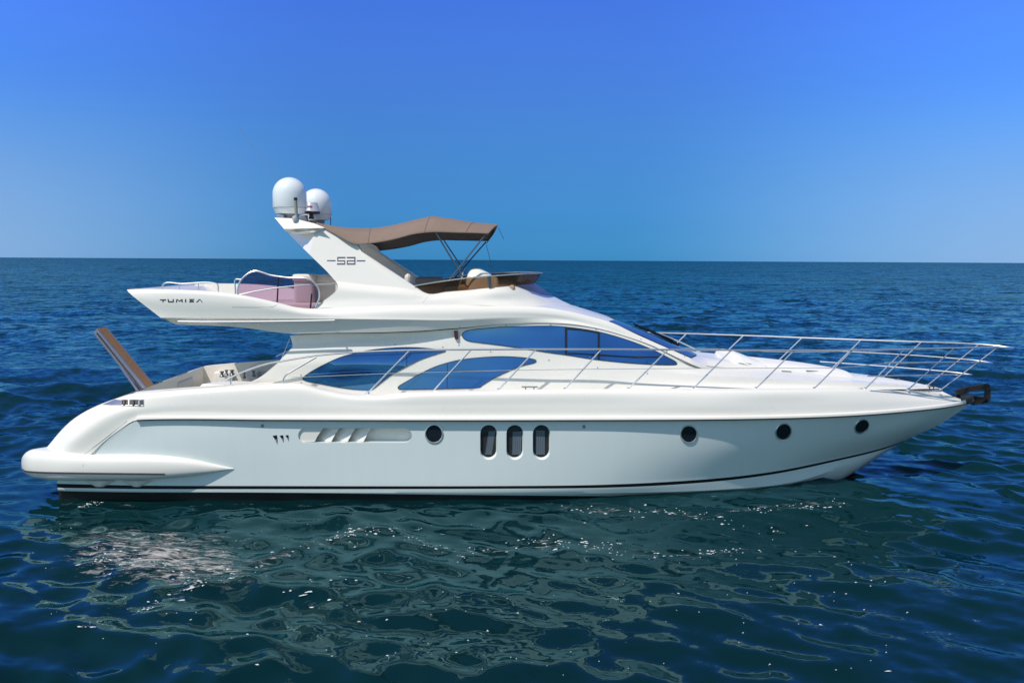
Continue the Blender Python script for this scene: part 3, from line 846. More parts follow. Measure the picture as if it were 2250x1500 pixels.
# windows
def window(name, poly, bvh, step=9, k=5, smooth=True, gasket=0.007):
    p = [tuple(x) for x in closed_smooth(poly, k)] if smooth else poly
    q = MB(); patch(q, bvh, p, off=0.007, step=step, skirt=0.014)
    o = q.build(name, GLASS, Y_, sharp=20)
    q = MB(); outline(q, bvh, p, gasket, off=0.006)
    q.build('gasket', FRAME, o)
    return o
W1 = [(665, 832), (674, 823), (691, 812), (718, 798), (745, 786), (772, 778), (815, 769), (872, 763.5), (917, 763.5), (955, 767), (979, 770.5), (963, 776.5), (929, 788), (895, 804), (861, 823), (843, 836), (828, 848), (816, 855.5), (793, 856), (765, 853.5), (736, 849), (705, 843), (678, 838)]
W2 = [(875, 853), (878, 847), (895, 837), (929, 818), (963, 803), (1008, 791), (1053, 785.5), (1100, 783), (1140, 784.5), (1170, 788.5), (1178, 793), (1171, 797.5), (1145, 804), (1113, 817), (1081, 833), (1060, 846), (1049, 851.5), (1000, 853.5), (930, 855), (885, 855.5)]
w1 = window('side_window', W1, BV_CAB)
w2 = window('side_window', W2, BV_CAB)
for o, pts in ((w1, [(894, 764), (893.5, 806)]), (w2, [(983, 798), (982.5, 854)]),):
    q = MB(); q.tube([on(BV_CAB, x, y, 0.008)[0] for x, y in [(pts[0][0] + (pts[1][0] - pts[0][0]) * t, pts[0][1] + (pts[1][1] - pts[0][1]) * t) for t in np.linspace(0, 1, 8)]], 0.005, seg=6)
    q.build('glass_joint', FRAME, o)

# --- flybridge moulding and roof
FT = [(279, 636, -1.96), (300, 635.3, -2.0), (356, 635.5, -2.07), (447, 639, -2.1), (527, 647.5, -2.1), (607, 664, -2.08), (655, 675.5, -2.04), (690, 678, -2.0), (740, 676, -1.98), (860, 671.5, -1.92), (988, 670, -1.84), (1116, 672, -1.72), (1201, 676, -1.62), (1255, 685, -1.55), (1308, 698, -1.48), (1337, 706, -1.45), (1400, 735, -1.4), (1463, 763, -1.36), (1516, 786, -1.3)]
FM = [(282, 641, -2.02), (305, 643, -2.06), (360, 646, -2.11), (450, 649, -2.135), (530, 656, -2.135), (610, 671, -2.12), (660, 681, -2.09), (700, 683, -2.06), (745, 682, -2.03), (860, 678, -1.98), (988, 677, -1.90), (1116, 678, -1.775), (1201, 682, -1.665), (1255, 690, -1.59), (1308, 703, -1.52), (1340, 712, -1.49), (1400, 739, -1.435), (1463, 767, -1.385), (1517, 789, -1.33)]
FG = [(353, 698, -2.11), (500, 699, -2.13), (719, 700, -2.11), (860, 701.5, -2.05), (997, 703, -1.95), (1116, 698, -1.815), (1201, 698, -1.69), (1255, 704, -1.62), (1308, 715, -1.56), (1340, 724, -1.53), (1400, 745, -1.47), (1463, 772, -1.42), (1518, 793, -1.37)]
FG2 = [(357, 700, -2.04), (500, 702, -2.07), (719, 703, -2.055), (860, 704.5, -2.02), (997, 705, -1.94), (1116, 700, -1.81), (1201, 700, -1.69), (1255, 705.5, -1.625), (1308, 717, -1.565), (1340, 726, -1.535), (1400, 747, -1.475), (1463, 774, -1.425), (1518.5, 795, -1.375)]
FO = [(385, 713, -1.90), (440, 714.5, -1.95), (500, 717, -2.0), (560, 723, -1.99), (600, 729, -1.99), (640, 733, -1.99), (713, 731.5, -1.99), (827, 730, -1.97), (917, 727, -1.93), (994, 721.5, -1.88), (1113, 711.5, -1.785), (1193, 709, -1.715), (1241, 710.5, -1.69), (1313, 721, -1.63), (1380, 740, -1.57), (1433, 759, -1.52), (1490, 786.5, -1.46), (1524, 802, -1.4)]
ft, fm, fg, fg2, fo = [row(p, 150) for p in (FT, FM, FG, FG2, FO)]
fb = MB()
fb.grid(loft([ft, fm, fg], 6), mirror=True)
fb.grid(np.array([fg, fg2]), mirror=True)
fb.grid(loft([fg2, fo], 3), mirror=True)
e0 = np.array([ft[-1], fm[-1], fg[-1], fg2[-1], fo[-1]])
e1_ = np.array([tuple(U(*p)) for p in ((1552, 805, -1.22), (1553, 806, -1.225), (1554, 807.5, -1.235), (1554, 808.5, -1.24), (1552, 811, -1.26))])
fb.grid(np.array([e0, 0.5 * (e0 + e1_) - np.array([[0, 0, 0.008]]), e1_]), mirror=True)
nc = int(150 * 0.78)
fb.cross(fo[:nc], seg=8)
# inner coaming wall and cockpit sole of the flybridge
nf = 108
li = ft[:nf].copy(); li[:, 1] += 0.09; li[:, 2] -= 0.01
lw = li.copy(); lw[:, 1] += 0.05; lw[:, 2] = np.maximum(np.minimum(li[:, 2] - 0.05, np.maximum(3.16, fo[:nf, 2] + 0.06)), li[:, 2] - 0.03 - 0.45 * np.clip((np.linspace(0, 1, nf) - 0.04) / 0.16, 0, 1))
fb.grid(np.array([ft[:nf], li, lw]), mirror=True)
fb.cross(lw, seg=6)
aftw = np.array([ft[0], fg[0], fo[0]])
fb.cross(aftw, seg=4)
# roof forward of the flybridge
RT = [(1100, 671.5, -1.74)] + [p for p in FT if 1110 < p[0] < 1340]
RM = [(1110, 663, -1.1), (1200, 668, -1.1), (1256, 677, -1.1), (1300, 689, -1.05), (1348, 703, -1.0)]
RC = [(1120, 655, 0), (1200, 660, 0), (1257, 671, 0), (1300, 684, 0), (1330, 694.5, 0), (1352, 702.5, 0)]
fb.grid(loft([row(RT, 40), row(RM, 40), row(RC, 40)], 5), mirror=True)
fly = fb.build('flybridge', WHITE, Y_, sharp=36)
BV_FLY = bvh_of(fly)
BV_ALL = bvh_of(fly, cabin)
W3 = [(1016, 737), (1021, 728.5), (1039, 724), (1075, 720.5), (1113, 718), (1193, 716), (1241, 718), (1313, 728.5), (1380, 747.5), (1433, 768), (1465, 784), (1482, 793), (1487, 799), (1478, 801.5), (1444, 801), (1400, 798.5), (1353, 794.5), (1300, 788.5), (1247, 780), (1200, 773.5), (1167, 768), (1113, 760), (1070, 754.5), (1035, 750), (1021, 745)]
w3 = window('side_window', W3, BV_CAB, k=4)
def bar(mb, bvh, poly, off=0.012):
    patch(mb, bvh, poly, off=off, step=6, skirt=0.01)
q = MB()
bar(q, BV_CAB, [(1241, 719), (1246.5, 720), (1246.5, 780), (1241, 779)])
bar(q, BV_CAB, [(1246.5, 720), (1280, 722.5), (1313, 728), (1313, 732.5), (1280, 727), (1246.5, 724.5)])
bar(q, BV_CAB, [(1313, 728), (1318, 729.5), (1318, 791), (1313, 790)])
q.build('opening_frame', FRAME, w3, smooth=False)
q = MB(); q.tube([on(BV_CAB, x, y, 0.012)[0] for x, y in [(1248, 776.5), (1280, 777.5), (1312, 779), (1350, 782), (1400, 784.5), (1450, 784.5)]], 0.012, seg=6)
q.build('rail_reflection_line', FRAME, w3)  # dark tube standing for the guard rail's reflection in the glass

# windscreen of the saloon
WT = [(p[0] + 2, p[1], p[2] + 0.005) for p in FT if p[0] > 1330]
WM = [(1350, 703.5, -0.95), (1391, 720.5, -0.92), (1480, 758.5, -0.86), (1529, 781, -0.8)]
WC = [(1352, 702.5, 0), (1391, 719, 0), (1480, 755.5, 0), (1530, 778, 0)]
wn = loft([row(WT, 24), row(WM, 24), row(WC, 24)], 6)
wn[:, :, 2] += 0.012
q = MB(); q.grid(wn, mirror=True)
wsc = q.build('windscreen', WGLASS, Y_)
q = MB(); q.strip(ft[-30:], ft[-30:] + np.array([[0.0, 0.06, 0.0]])); q.build('glazing_bead', FRAME, wsc)
for (a, b, c, Yv) in (((1391, 716.5), (1480, 754), (1492, 761), -0.45), ((1396, 719), (1470, 751), (1486, 757), 0.5)):
    q = MB(); q.tube([U(*a, Yv) + Vector((0, 0, 0.05)), U(*b, Yv) + Vector((0, 0, 0.05))], 0.018, seg=6)
    q.tube([U(a[0] + 30, a[1] + 12, Yv + .03) + Vector((0, 0, 0.06)), U(*c, Yv + 0.05) + Vector((0, 0, 0.03))], 0.022, seg=6)
    q.build('wiper', BLACK, wsc)

# flybridge upper coaming
K0 = [(684, 677, -1.99), (740, 676, -1.975), (860, 671.5, -1.915), (988, 670, -1.835), (1137, 673, -1.62), (1190, 675.5, -1.3), (1225, 676, -0.9), (1245, 673.5, -0.4), (1254, 669.5, 0)]
KA = [(712, 660, -1.93), (811, 657.5, -1.89), (904, 660.5, -1.86), (988, 658, -1.79), (1095, 659, -1.63), (1150, 662, -1.42), (1200, 667, -1.05), (1232, 668.5, -0.5), (1245, 665, 0)]
KB = [(742, 634, -1.87), (811, 640, -1.85), (904, 647, -1.82), (943, 652, -1.79), (1031, 647, -1.68), (1095, 643, -1.58), (1150, 647, -1.32), (1190, 656, -0.95), (1222, 661, -0.45), (1234, 660, 0)]
K1 = [(738, 617.5, -1.78), (811, 626, -1.77), (904, 636, -1.745), (929, 641, -1.725), (943, 645.5, -1.71), (988, 640, -1.64), (1031, 636, -1.58), (1095, 630, -1.48), (1124, 628, -1.38), (1159, 637, -1.05), (1195, 648, -0.5), (1216, 650.5, 0)]
k0, ka, kb, k1 = [row(p, 90) for p in (K0, KA, KB, K1)]
ki = k1.copy(); ki[:, 1] = np.minimum(ki[:, 1] + 0.07, 0); ki[:, 0] -= 0.02
kw = ki.copy(); kw[:, 2] = np.minimum(kw[:, 2] - 0.1, 3.2)
q = MB(); q.grid(loft([k0, ka, kb, k1], 6), mirror=True); q.grid(np.array([k1, ki, kw]), mirror=True)
coam = q.build('flybridge_coaming', WHITE, Y_, sharp=40)
BV_CO = bvh_of(coam)
q = MB(); q.tube([on(BV_CO, x, y, 0.0)[0] for x, y in [(945, 648), (940, 653), (934, 659), (929, 665)]], 0.003, seg=5); q.build('seam', SEAM, coam)

# --- radar arch
def P(*a): return tuple(U(*a))
aP = (603, 478, -1.15); bP = (645, 480, -1.3); cP = (690, 491, -1.42); eP = (692, 507, -1.47); gP = (680, 559, -1.62); hP = (638, 518, -0.6); iP = (624, 503, -1.42); i2 = (634, 512, -0.55); e1 = (714, 500.5, -1.62)
leg = [(690, 491, -1.42), (737, 513.5, -1.49), (785, 536, -1.56), (794, 552, -1.59), (840, 583, -1.68), (889, 615, -1.70), (929, 641.5, -1.728), (904, 637, -1.748), (811, 627, -1.772), (738, 618.5, -1.782), (718, 596, -1.72), (680, 559, -1.62), (692, 507, -1.47)]
ar = MB()
outer = [P(*p) for p in leg]
inner = [(x, y + 0.17, z) for x, y, z in outer]
ar.poly(outer, mirror=True); ar.poly(inner[::-1], mirror=True)
ar.grid(np.array([outer, inner]), mirror=True, closed=True)
ar.poly([P(*aP), P(*bP), P(*cP), P(*e1), P(*iP)], mirror=True)
ar.poly([P(*iP), P(*e1), P(*eP), P(*i2)], mirror=True)
ar.poly([P(*i2), P(*eP), P(*gP), P(*hP)], mirror=True)
ar.poly([P(*cP), P(*e1), P(*eP)], mirror=True)
c2 = (708, 512, -1.38)
ring = np.array([P(*aP), P(*bP), P(*cP), P(*c2), P(*hP), P(*i2), P(*iP), P(*aP)])
ar.cross(ring, seg=3)
arch = ar.build('radar_arch', WHITE, Y_, sharp=25)
q = MB()
led = [(625, 503, -1.02), (650, 501.5, -1.3), (715, 500, -1.48), (690, 509, -1.56), (660, 511, -1.5), (642, 509, -1.3)]
q.poly([P(*p) for p in led]); q.poly([P(p[0], p[1] + 4, p[2] + 0.05) for p in led[::-1]])
q.grid(np.array([[P(*p) for p in led], [P(p[0], p[1] + 4, p[2] + 0.05) for p in led]]), closed=True)
q.build('lamp_shelf', WHITE, arch, smooth=False)
# fifty-eight in bars, with a dash each side
BV_AR = bvh_of(arch)
def strokes(bvh, quads, off=0.004):
    m = MB()
    for (x0, y0, x1, y1) in quads:
        patch(m, bvh, [(x0, y0), (x1, y0), (x1, y1), (x0, y1)], off=off, step=4, skirt=0.006)
    return m
strokes(BV_AR, [(718.5, 571.5, 737, 574), (741, 564.5, 759, 567.5), (741, 567.5, 743, 572), (741, 572, 758.5, 574.5), (756.5, 574.5, 758.5, 578.5), (740.5, 578.5, 758.5, 581.5),
                (762, 564.5, 781, 567.5), (778.5, 567.5, 781, 578.5), (762, 572, 778.5, 574.5), (762, 574.5, 764, 578.5), (762, 578.5, 781, 581.5), (784, 571.8, 802.5, 574.3)]).build('number_marking', LETTERB, arch, smooth=False)
# name on the wing
def quad_strokes(bvh, qs, off=0.004):
    m = MB()
    for pts in qs:
        patch(m, bvh, pts, off=off, step=4, skirt=0.006)
    return m
nx = lambda cx: 330 + cx / 16.07
ny = lambda cy: 640 + cy / 16.07
def Q(*p): return [(nx(a), ny(b)) for a, b in p]
LETTERS = [
    [((345, 280), (560, 280), (545, 325), (345, 315)), ((430, 320), (478, 320), (466, 385), (440, 385))],
    [((612, 270), (652, 270), (660, 345), (630, 384)), ((630, 384), (640, 345), (806, 345), (826, 384)), ((795, 270), (832, 270), (832, 384), (795, 350))],
    [((905, 384), (925, 275), (965, 275), (945, 384)), ((945, 280), (965, 275), (1045, 335), (1030, 368)), ((1030, 368), (1030, 335), (1100, 275), (1110, 315)), ((1095, 275), (1140, 275), (1152, 384), (1112, 384))],
    [((1235, 270), (1272, 270), (1270, 384), (1228, 384))],
    [((1375, 272), (1570, 268), (1540, 300), (1385, 302)), ((1390, 315), (1500, 315), (1550, 345), (1400, 345)), ((1370, 384), (1385, 355), (1545, 355), (1550, 384))],
    [((1620, 384), (1725, 275), (1765, 280), (1665, 384)), ((1740, 275), (1765, 275), (1848, 375), (1820, 384))]]
for qs in LETTERS:
    quad_strokes(BV_FLY, [Q(*q_) for q_ in qs]).build('letter', LETTER, fly, smooth=False)
# moulding seam on the wing
q = MB(); q.tube([on(BV_FLY, x, y, 0.0)[0] for x, y in [(510, 674.5), (560, 675), (600, 674.5), (606, 671), (611, 667)]], 0.004, seg=5); q.build('seam', SEAM, fly)
# steel strip under the wing
q = MB(); strip_pts = [U(x, y, -2.15) for x, y in [(391, 706.5), (450, 707), (567, 706.5), (660, 705.5), (736, 704)]]
q.tube(strip_pts, 0.020, seg=8)
for x, y in ((567, 707), (728, 704.5)):
    q.tube([U(x, y, -2.14), U(x + 4, y + 7, -2.02)], 0.014, seg=6)
q.build('grab_rail', STEEL, fly)
q = MB(); patch(q, bvh_of(cabin), [(997.5, 727.5), (1001, 726), (1006, 727), (1007, 744), (1003.5, 746), (999, 743)], off=0.05, step=5, skirt=0.06); q.build('navigation_light', mat('navigation_light_dark', (0.06, 0.012, 0.02), 0.25), cabin)
# tiny cover buttons around the windows
for x, y in [(763, 772.5), (869, 756.5), (973, 761.5), (1008, 757), (1078, 771.5), (1010, 717), (1112, 714.5), (1210, 713), (1309, 722.5), (1206, 790.5), (1313, 807), (1422, 820), (661, 823), (662, 840), (1408, 745), (1504, 783)]:
    q = MB(); q.lathe(on(BV_ALL, x, y, 0.004)[0], [(0.0, 0.009), (0.009, 0.006), (0.011, -0.006), (0, -0.008)], seg=8)
    q.build('cover_button', GREY, cabin)

# --- satellite domes, radar, mast lamp, whip
def dome(px, Yv, ptop, pbot, rad, nm='satellite_dome'):
    zt = U(px, ptop, Yv).z; base = U(px, pbot, Yv); zb = base.z
    hh = zt - zb
    prof = [(0.0, -0.03), (rad * 0.80, -0.03), (rad * 0.86, -0.02), (rad * 0.97, 0.07), (rad, 0.085), (rad * 1.0, hh - rad * 1.0)]
    prof += [(rad * math.cos(a), hh - rad + rad * math.sin(a)) for a in np.linspace(0.08, math.pi / 2, 16)]
    q = MB(); q.lathe((base.x, base.y, zb), prof, seg=56)
    o = q.build(nm, DOME, Y_, sharp=40)
    q = MB(); q.lathe((base.x, base.y, zb), [(rad * 0.55, -0.03), (rad * 0.5, -0.10), (rad * 0.62, -0.17)], seg=24); q.build('mount', GREY, o)
    q = MB(); q.lathe((base.x, base.y, zb), [(rad * 1.003, 0.083), (rad * 1.006, 0.088), (rad * 1.003, 0.093)], seg=56); q.build('joint_ring', SEAM, o)
    return o
d1 = dome(637, -0.55, 389.5, 467, 0.318)
d2 = dome(695.5, 0.6, 414.5, 481, 0.305)
q = MB(); c = U(603, 433, -0.55); q.box(c + Vector((-0.012, -0.06, -0.012)), c + Vector((0.03, 0.05, 0.03)), 0.006)
q.build('badge', RUBBER, d1)
c = U(684, 468, 0.1)
q = MB(); q.lathe(c, [(0, 0.0), (0.165, 0.0), (0.17, 0.03), (0.165, 0.035), (0.125, 0.19), (0.11, 0.205), (0, 0.21)], seg=36)
rad_ = q.build('radar_scanner', mat('radome_grey', (0.42, 0.43, 0.50), 0.35), Y_)
q = MB(); q.lathe(c, [(0.166, -0.012), (0.175, 0.0), (0.173, 0.026), (0.16, 0.03)], seg=36); q.lathe(c + Vector((0, 0, -0.12)), [(0.06, 0), (0.04, 0.06), (0.05, 0.12)], seg=16)
q.build('base_band', RUBBER, rad_)
q = MB()
for k in range(4):
    a = -1.9 + 0.17 * k
    p = c + Vector((math.cos(a) * 0.148, math.sin(a) * 0.148, 0.115))
    q.tube([p + Vector((0, -0.004, -0.018)), p + Vector((0.004, -0.004, 0.018))], 0.006, seg=5)
    q.tube([p + Vector((0.006, -0.004, 0.016)), p + Vector((0.018, -0.002, 0.016))], 0.005, seg=5)
q.build('scanner_marking', REDL, rad_)
q = MB(); q.tube([U(653, 499, -1.30), U(651, 470, -1.30), U(649.5, 440, -1.30)], 0.030, seg=10)
mast = q.build('mast_lamp', OLIVE, Y_)
q = MB(); q.tube([U(649.5, 440, -1.30), U(649.4, 434, -1.30)], 0.034, seg=10); q.build('cap', BLACK, mast)
q = MB(); q.tube([U(653, 500, -1.30), U(653, 496, -1.30)], 0.04, seg=10); q.build('foot', BLACK, mast)
q = MB(); c = U(648, 480, -1.36); q.lathe(c + Vector((0, 0, -0.06)), [(0, 0), (0.045, 0.02), (0.055, 0.06), (0.04, 0.1), (0, 0.115)], seg=16); q.build('horn', mat('horn_grey', (0.45, 0.47, 0.46), 0.4), mast)
q = MB(); q.tube([U(620, 478, 0.9), U(606, 385, 0.9), U(565, 335, 0.9), U(522, 275, 0.9)], 0.006, seg=6, r1=0.003); q.build('whip_antenna', mat('antenna_grey', (0.20, 0.28, 0.40), 0.4), Y_)
q = MB(); q.tube([U(726.5, 495, 0.45), U(726.5, 478, 0.45)], 0.008, seg=6); q.build('short_antenna', BLACK, Y_)
for x, yv in ((617, -0.75), (632, -0.4), (645, -0.1), (668, 0.1), (684, 0.5)):
    b_ = U(x, 481, yv); q = MB(); q.box(b_ + Vector((-0.07, -0.06, -0.05)), b_ + Vector((0.07, 0.06, 0.07)), 0.01)
    q.build('equipment_box', GREY, arch)

# --- bimini
E = [(697, 495, -1.42), (733, 512, -1.52), (785, 536.5, -1.62), (811, 534.5, -1.62), (845, 529.5, -1.62), (873, 523.5, -1.62), (904, 515, -1.62), (930, 511, -1.62), (951, 509.5, -1.62), (998, 510.5, -1.6), (1040, 511.5, -1.58), (1072, 513, -1.52)]
SH = [(696, 491, -1.22), (749, 504, -1.35), (800, 514, -1.42), (845, 509, -1.42), (873, 503.5, -1.42), (920, 492, -1.42), (942, 488, -1.42), (950, 486.3, -1.42), (958, 486.7, -1.42), (998, 490.5, -1.4), (1044, 497, -1.36), (1083, 501, -1.3)]
CR = [(694, 489, 0), (749, 499.5, 0), (811, 501.5, 0), (845, 498.5, 0), (873, 493, 0), (920, 481.5, 0), (941, 477, 0), (948, 475.2, 0), (955, 475.9, 0), (998, 482, 0), (1044, 489.5, 0), (1080, 492, 0), (1094, 494, 0)]
SH2 = [(695, 489.6, -0.7), (749, 500.7, -0.75), (805, 506, -0.8), (845, 502, -0.8), (873, 496.5, -0.8), (920, 485.5, -0.8), (941, 481, -0.8), (948, 479.3, -0.8), (955, 479.8, -0.8), (998, 485, -0.8), (1044, 492, -0.78), (1090, 496.5, -0.75)]
er, sr, s2r, crr = [row(p, 80) for p in (E, SH, SH2, CR)]
er2 = er.copy(); 
canopy_g = loft([er, sr, s2r, crr], 6)
q = MB(); q.grid(canopy_g, mirror=True)
# front valance hanging from the leading edge
fe = canopy_g[:, -1]; fe2 = fe.copy(); fe2[:, 2] -= 0.05; fe2[:, 0] -= 0.03
q.grid(np.array([fe, fe2]), mirror=True)
can = q.build('bimini_canopy', CANVAS, Y_, sharp=60)
for v in can.data.vertices:
    if v.co.y > 0: v.co.z -= 0.05 * v.co.y
cg_ = canopy_g
for px_, nm_ in ((948, 'canopy_seam'), (812, 'canopy_seam'), (1040, 'canopy_seam')):
    j_ = int(np.argmin(np.abs(cg_[-1, :, 0] - U(px_, 500, 0).x)))
    pts_ = [Vector(cg_[i_, j_]) + Vector((0, -0.004, 0.006)) for i_ in range(cg_.shape[0])]
    q = MB(); q.tube(pts_, 0.006, seg=5); q.build(nm_, mat('seam_tape', (0.17, 0.12, 0.095), 0.8), can)
q = MB(); q.tube([Vector(p_) for p_ in cg_[0]], 0.010, seg=6); q.build('hem', CANVAS, can)
sd = can.modifiers.new('cloth', 'SOLIDIFY'); sd.thickness = 0.012; sd.offset = 0
for sg in (1, -1):
    for a, b in (((957, 510, -1.59), (1016, 607, -1.52)), ((1067, 515, -1.50), (984, 619, -1.66))):
        p0, p1 = U(*a), U(*b); p0.y *= sg; p1.y *= sg; p0.z -= 0.08 * (sg < 0)
        q = MB(); q.tube([p0, p1], 0.0145, seg=8); q.build('pole', DSTEEL, can)
    p0, p1 = U(1064, 516, -1.5), U(1086, 604, -1.5); p0.y *= sg; p1.y *= sg
    if sg < 0:
        q = MB(); q.tube([p0, p1], 0.006, seg=6); q.build('strap', GREY, can)
p0, p1 = U(1095, 500, 0.2), U(1107, 526, 0.5); q = MB(); q.tube([p0, p1], 0.005, seg=5); q.build('strap', GREY, can)
q = MB(); q.tube([U(951, 484, -1.43), U(951, 509, -1.635)], 0.004); 

# --- flybridge screen
ST = [(910, 628, -1.73), (945, 622, -1.74), (988, 615.5, -1.72), (1031, 610, -1.67), (1084, 606, -1.56), (1135, 602.5, -1.3), (1170, 600.5, -0.8), (1191, 599.5, 0)]
SB = [(936, 643.5, -1.725), (988, 640, -1.65), (1031, 636, -1.59), (1095, 630, -1.49), (1124, 627.5, -1.38), (1150, 625.5, -1.1), (1168, 623.5, -0.6), (1176, 622, 0)]
st, sb = row(ST, 50), row(SB, 50)
q = MB(); q.grid(loft([st, sb], 4), mirror=True); scr = q.build('flybridge_screen', BROWNG, Y_)
q = MB(); q.tube([Vector(p) for p in st], 0.011, seg=6, mirror=True); q.build('top_trim', STEEL, scr)
q = MB(); q.tube([st[28], sb[28]], 0.03, seg=6); q.build('pillar', mat('blue_grey_post', (0.10, 0.13, 0.17), 0.35), scr)
lip_ = row([(1140, 602, -1.25), (1172, 600, -0.78), (1192, 598.5, 0)], 20); lo_ = lip_.copy(); lo_[:, 0] += 0.09; lo_[:, 2] += 0.012
q = MB(); q.grid(np.array([lip_, lo_]), mirror=True); q.build('visor_lip', RUBBER, scr)
DT = [(1124, 627.5, -1.38), (1150, 625.5, -1.1), (1168, 623.5, -0.6), (1176, 622, 0)]
DB = [(1125, 628.5, -1.37), (1159, 637, -1.05), (1195, 648, -0.5), (1216, 650.5, 0)]
q = MB(); q.grid(loft([row(DT, 24), row(DB, 24)], 3), mirror=True); q.build('screen_base', mat('plum_grey_panel', (0.16, 0.12, 0.14), 0.3), Y_)
# helm console and seats
co = U(1058, 634, -1.12)
q = MB()
prof = [(-0.30, 0), (-0.28, 0.20), (-0.20, 0.36), (-0.06, 0.385), (0.08, 0.33), (0.22, 0.24), (0.30, 0.20), (0.36, 0)]
pp = pchip(np.arange(len(prof)), np.array(prof), np.linspace(0, len(prof) - 1, 30))
rows = []
for t in np.linspace(-1, 1, 13):
    s_ = (1 - abs(t) ** 4) * 0.96 + 0.04
    rows.append([(co.x + a * (0.9 + 0.1 * s_), co.y + t * 0.36, co.z - 0.3 + (b + 0.3) * (0.35 + 0.65 * s_)) for a, b in pp])
q.grid(np.array(rows)); hel = q.build('helm_console', WHITE, Y_)
q = MB(); q.box(co + Vector((-0.42, -0.30, -0.35)), co + Vector((0.62, 1.6, 0.08)), 0.05); q.build('dash', TAN, hel)
wc = co + Vector((-0.38, 0, 0.17))
q = MB(); q.tube([wc + Vector((0.05 * math.sin(a), 0.19 * math.cos(a), 0.19 * math.sin(a))) for a in np.linspace(0, 2 * math.pi, 28)], 0.014, seg=6)
q.tube([wc + Vector((0, -0.19, 0)), wc + Vector((0, 0.19, 0))], 0.01); q.tube([wc, wc + Vector((0.2, 0, -0.05))], 0.02)
q.build('steering_wheel', STEEL, hel)
for nm, x0, x1, y0, y1, Ya, Yb, m_ in (('helm_seat', 911, 976, 609, 640, 0.2, 0.85, VINYLG), ('bench_backrest', 888, 903, 601, 634, -1.45, -0.9, VINYL),
                                       ('sofa_backrest', 645, 690, 603, 664, -0.85, -0.5, VINYL), ('sofa_backrest', 684, 745, 605.5, 668, -0.62, 0.5, VINYL)):
    a, b = U(x0, y1, Ya), U(x1, y0, Ya)
    q = MB(); q.box((a.x, Ya, a.z - 0.05), (b.x, Yb, b.z), 0.075, seg=4)
    if nm == 'sofa_backrest':
        q.box((a.x - 0.02, Ya - 0.04, b.z - 0.13), (b.x + 0.01, Yb, b.z + 0.004), 0.05, seg=4)
    q.build(nm, m_, Y_)
a = U(560, 664, -1.2)
q = MB(); q.box((a.x, -0.9, 3.1), (a.x + 1.2, 0.6, 3.42), 0.05); q.build('sofa_seat', VINYL, Y_)

# aft side screens in tinted acrylic
SS = [(521.5, 647), (521, 640), (522.5, 632), (528, 618), (538, 606.6), (550, 598.5), (562, 595.3), (574, 598), (592, 604), (615.5, 608), (639, 610.4), (667.5, 610.8), (682.5, 615.5), (694, 626), (701, 638), (702, 651.6), (698, 664), (692, 679), (655, 677), (607, 666), (560, 655.5)]
def ssY(x, y): return -1.99 + 0.06 * max(0, (660 - y) / 60)
q = MB(); vs, fs, n_ = tri2d(SS, 8)
b_ = len(q.v)
q.v += [tuple(U(v.x, v.y, ssY(v.x, v.y))) for v in vs]
for f in fs: q.f.append(tuple(f)); q.m.append(0)
acr = q.build('side_screen', PURPLE, Y_)
q = MB(); q.tube(curve([(x, y, ssY(x, y)) for x, y in SS[:18]], 60), 0.016, seg=8); q.build('edge_trim', STEEL, acr)
for x, ya, yb in ((612, 607, 664), (685, 645, 678)):
    q = MB(); q.tube([U(x, ya, -1.90), U(x - 3, yb, -1.95)], 0.014, seg=6)
    q.build('screen_post', RUBBER, acr)
q = MB(); q.tube(curve([(526, 647, -2.03), (560, 640, -2.02), (615, 631.5, -2.0), (662, 627, -1.97), (738, 623, -1.86)], 24), 0.013, seg=8); q.build('hand_rail', STEEL, acr)
q = MB()
q.tube(curve([(357, 637, -1.95), (357.2, 627, -1.95), (360, 623.3, -1.95), (400, 623, -1.95), (470, 621.8, -1.96), (477.5, 624, -1.96), (479.5, 641, -1.96)], 40), 0.012, seg=8)
for x in (394, 436):
    q.tube([U(x, 637.5, -1.95), U(x, 623, -1.95)], 0.007, seg=6)
q.build('aft_rail', STEEL, Y_)
q = MB(); q.tube([U(517, 646, -1.93), U(516, 616, -1.93), U(519, 613, -1.93), U(531, 614, -1.93)], 0.014, seg=8)
q.build('screen_handle', STEEL, Y_)

# --- cockpit
ck = MB()
cg = row([p for p in G if 290 < p[0] < 640], 40)
ci = cg.copy(); ci[:, 1] += 0.16; ci[:, 2] += 0.006
cw = ci.copy(); cw[:, 1] += 0.04; cw[:, 2] = np.minimum(ci[:, 2] - 0.1, 1.15)
ck.grid(np.array([cg + np.array([[0, 0, 0.004]]), ci]), mirror=True)
ck.grid(np.array([ci, (ci + cw) / 2, cw]), mirror=True)
ck.cross(cw)
ck.cross(np.array([cw[0], ci[0]]))
liner = ck.build('cockpit_liner', CREAM, Y_, sharp=40)
def softbox(nm, p_lo, p_hi, bev, m_, par=Y_):
    q = MB(); q.box(p_lo, p_hi, bev, seg=4); return q.build(nm, m_, par)
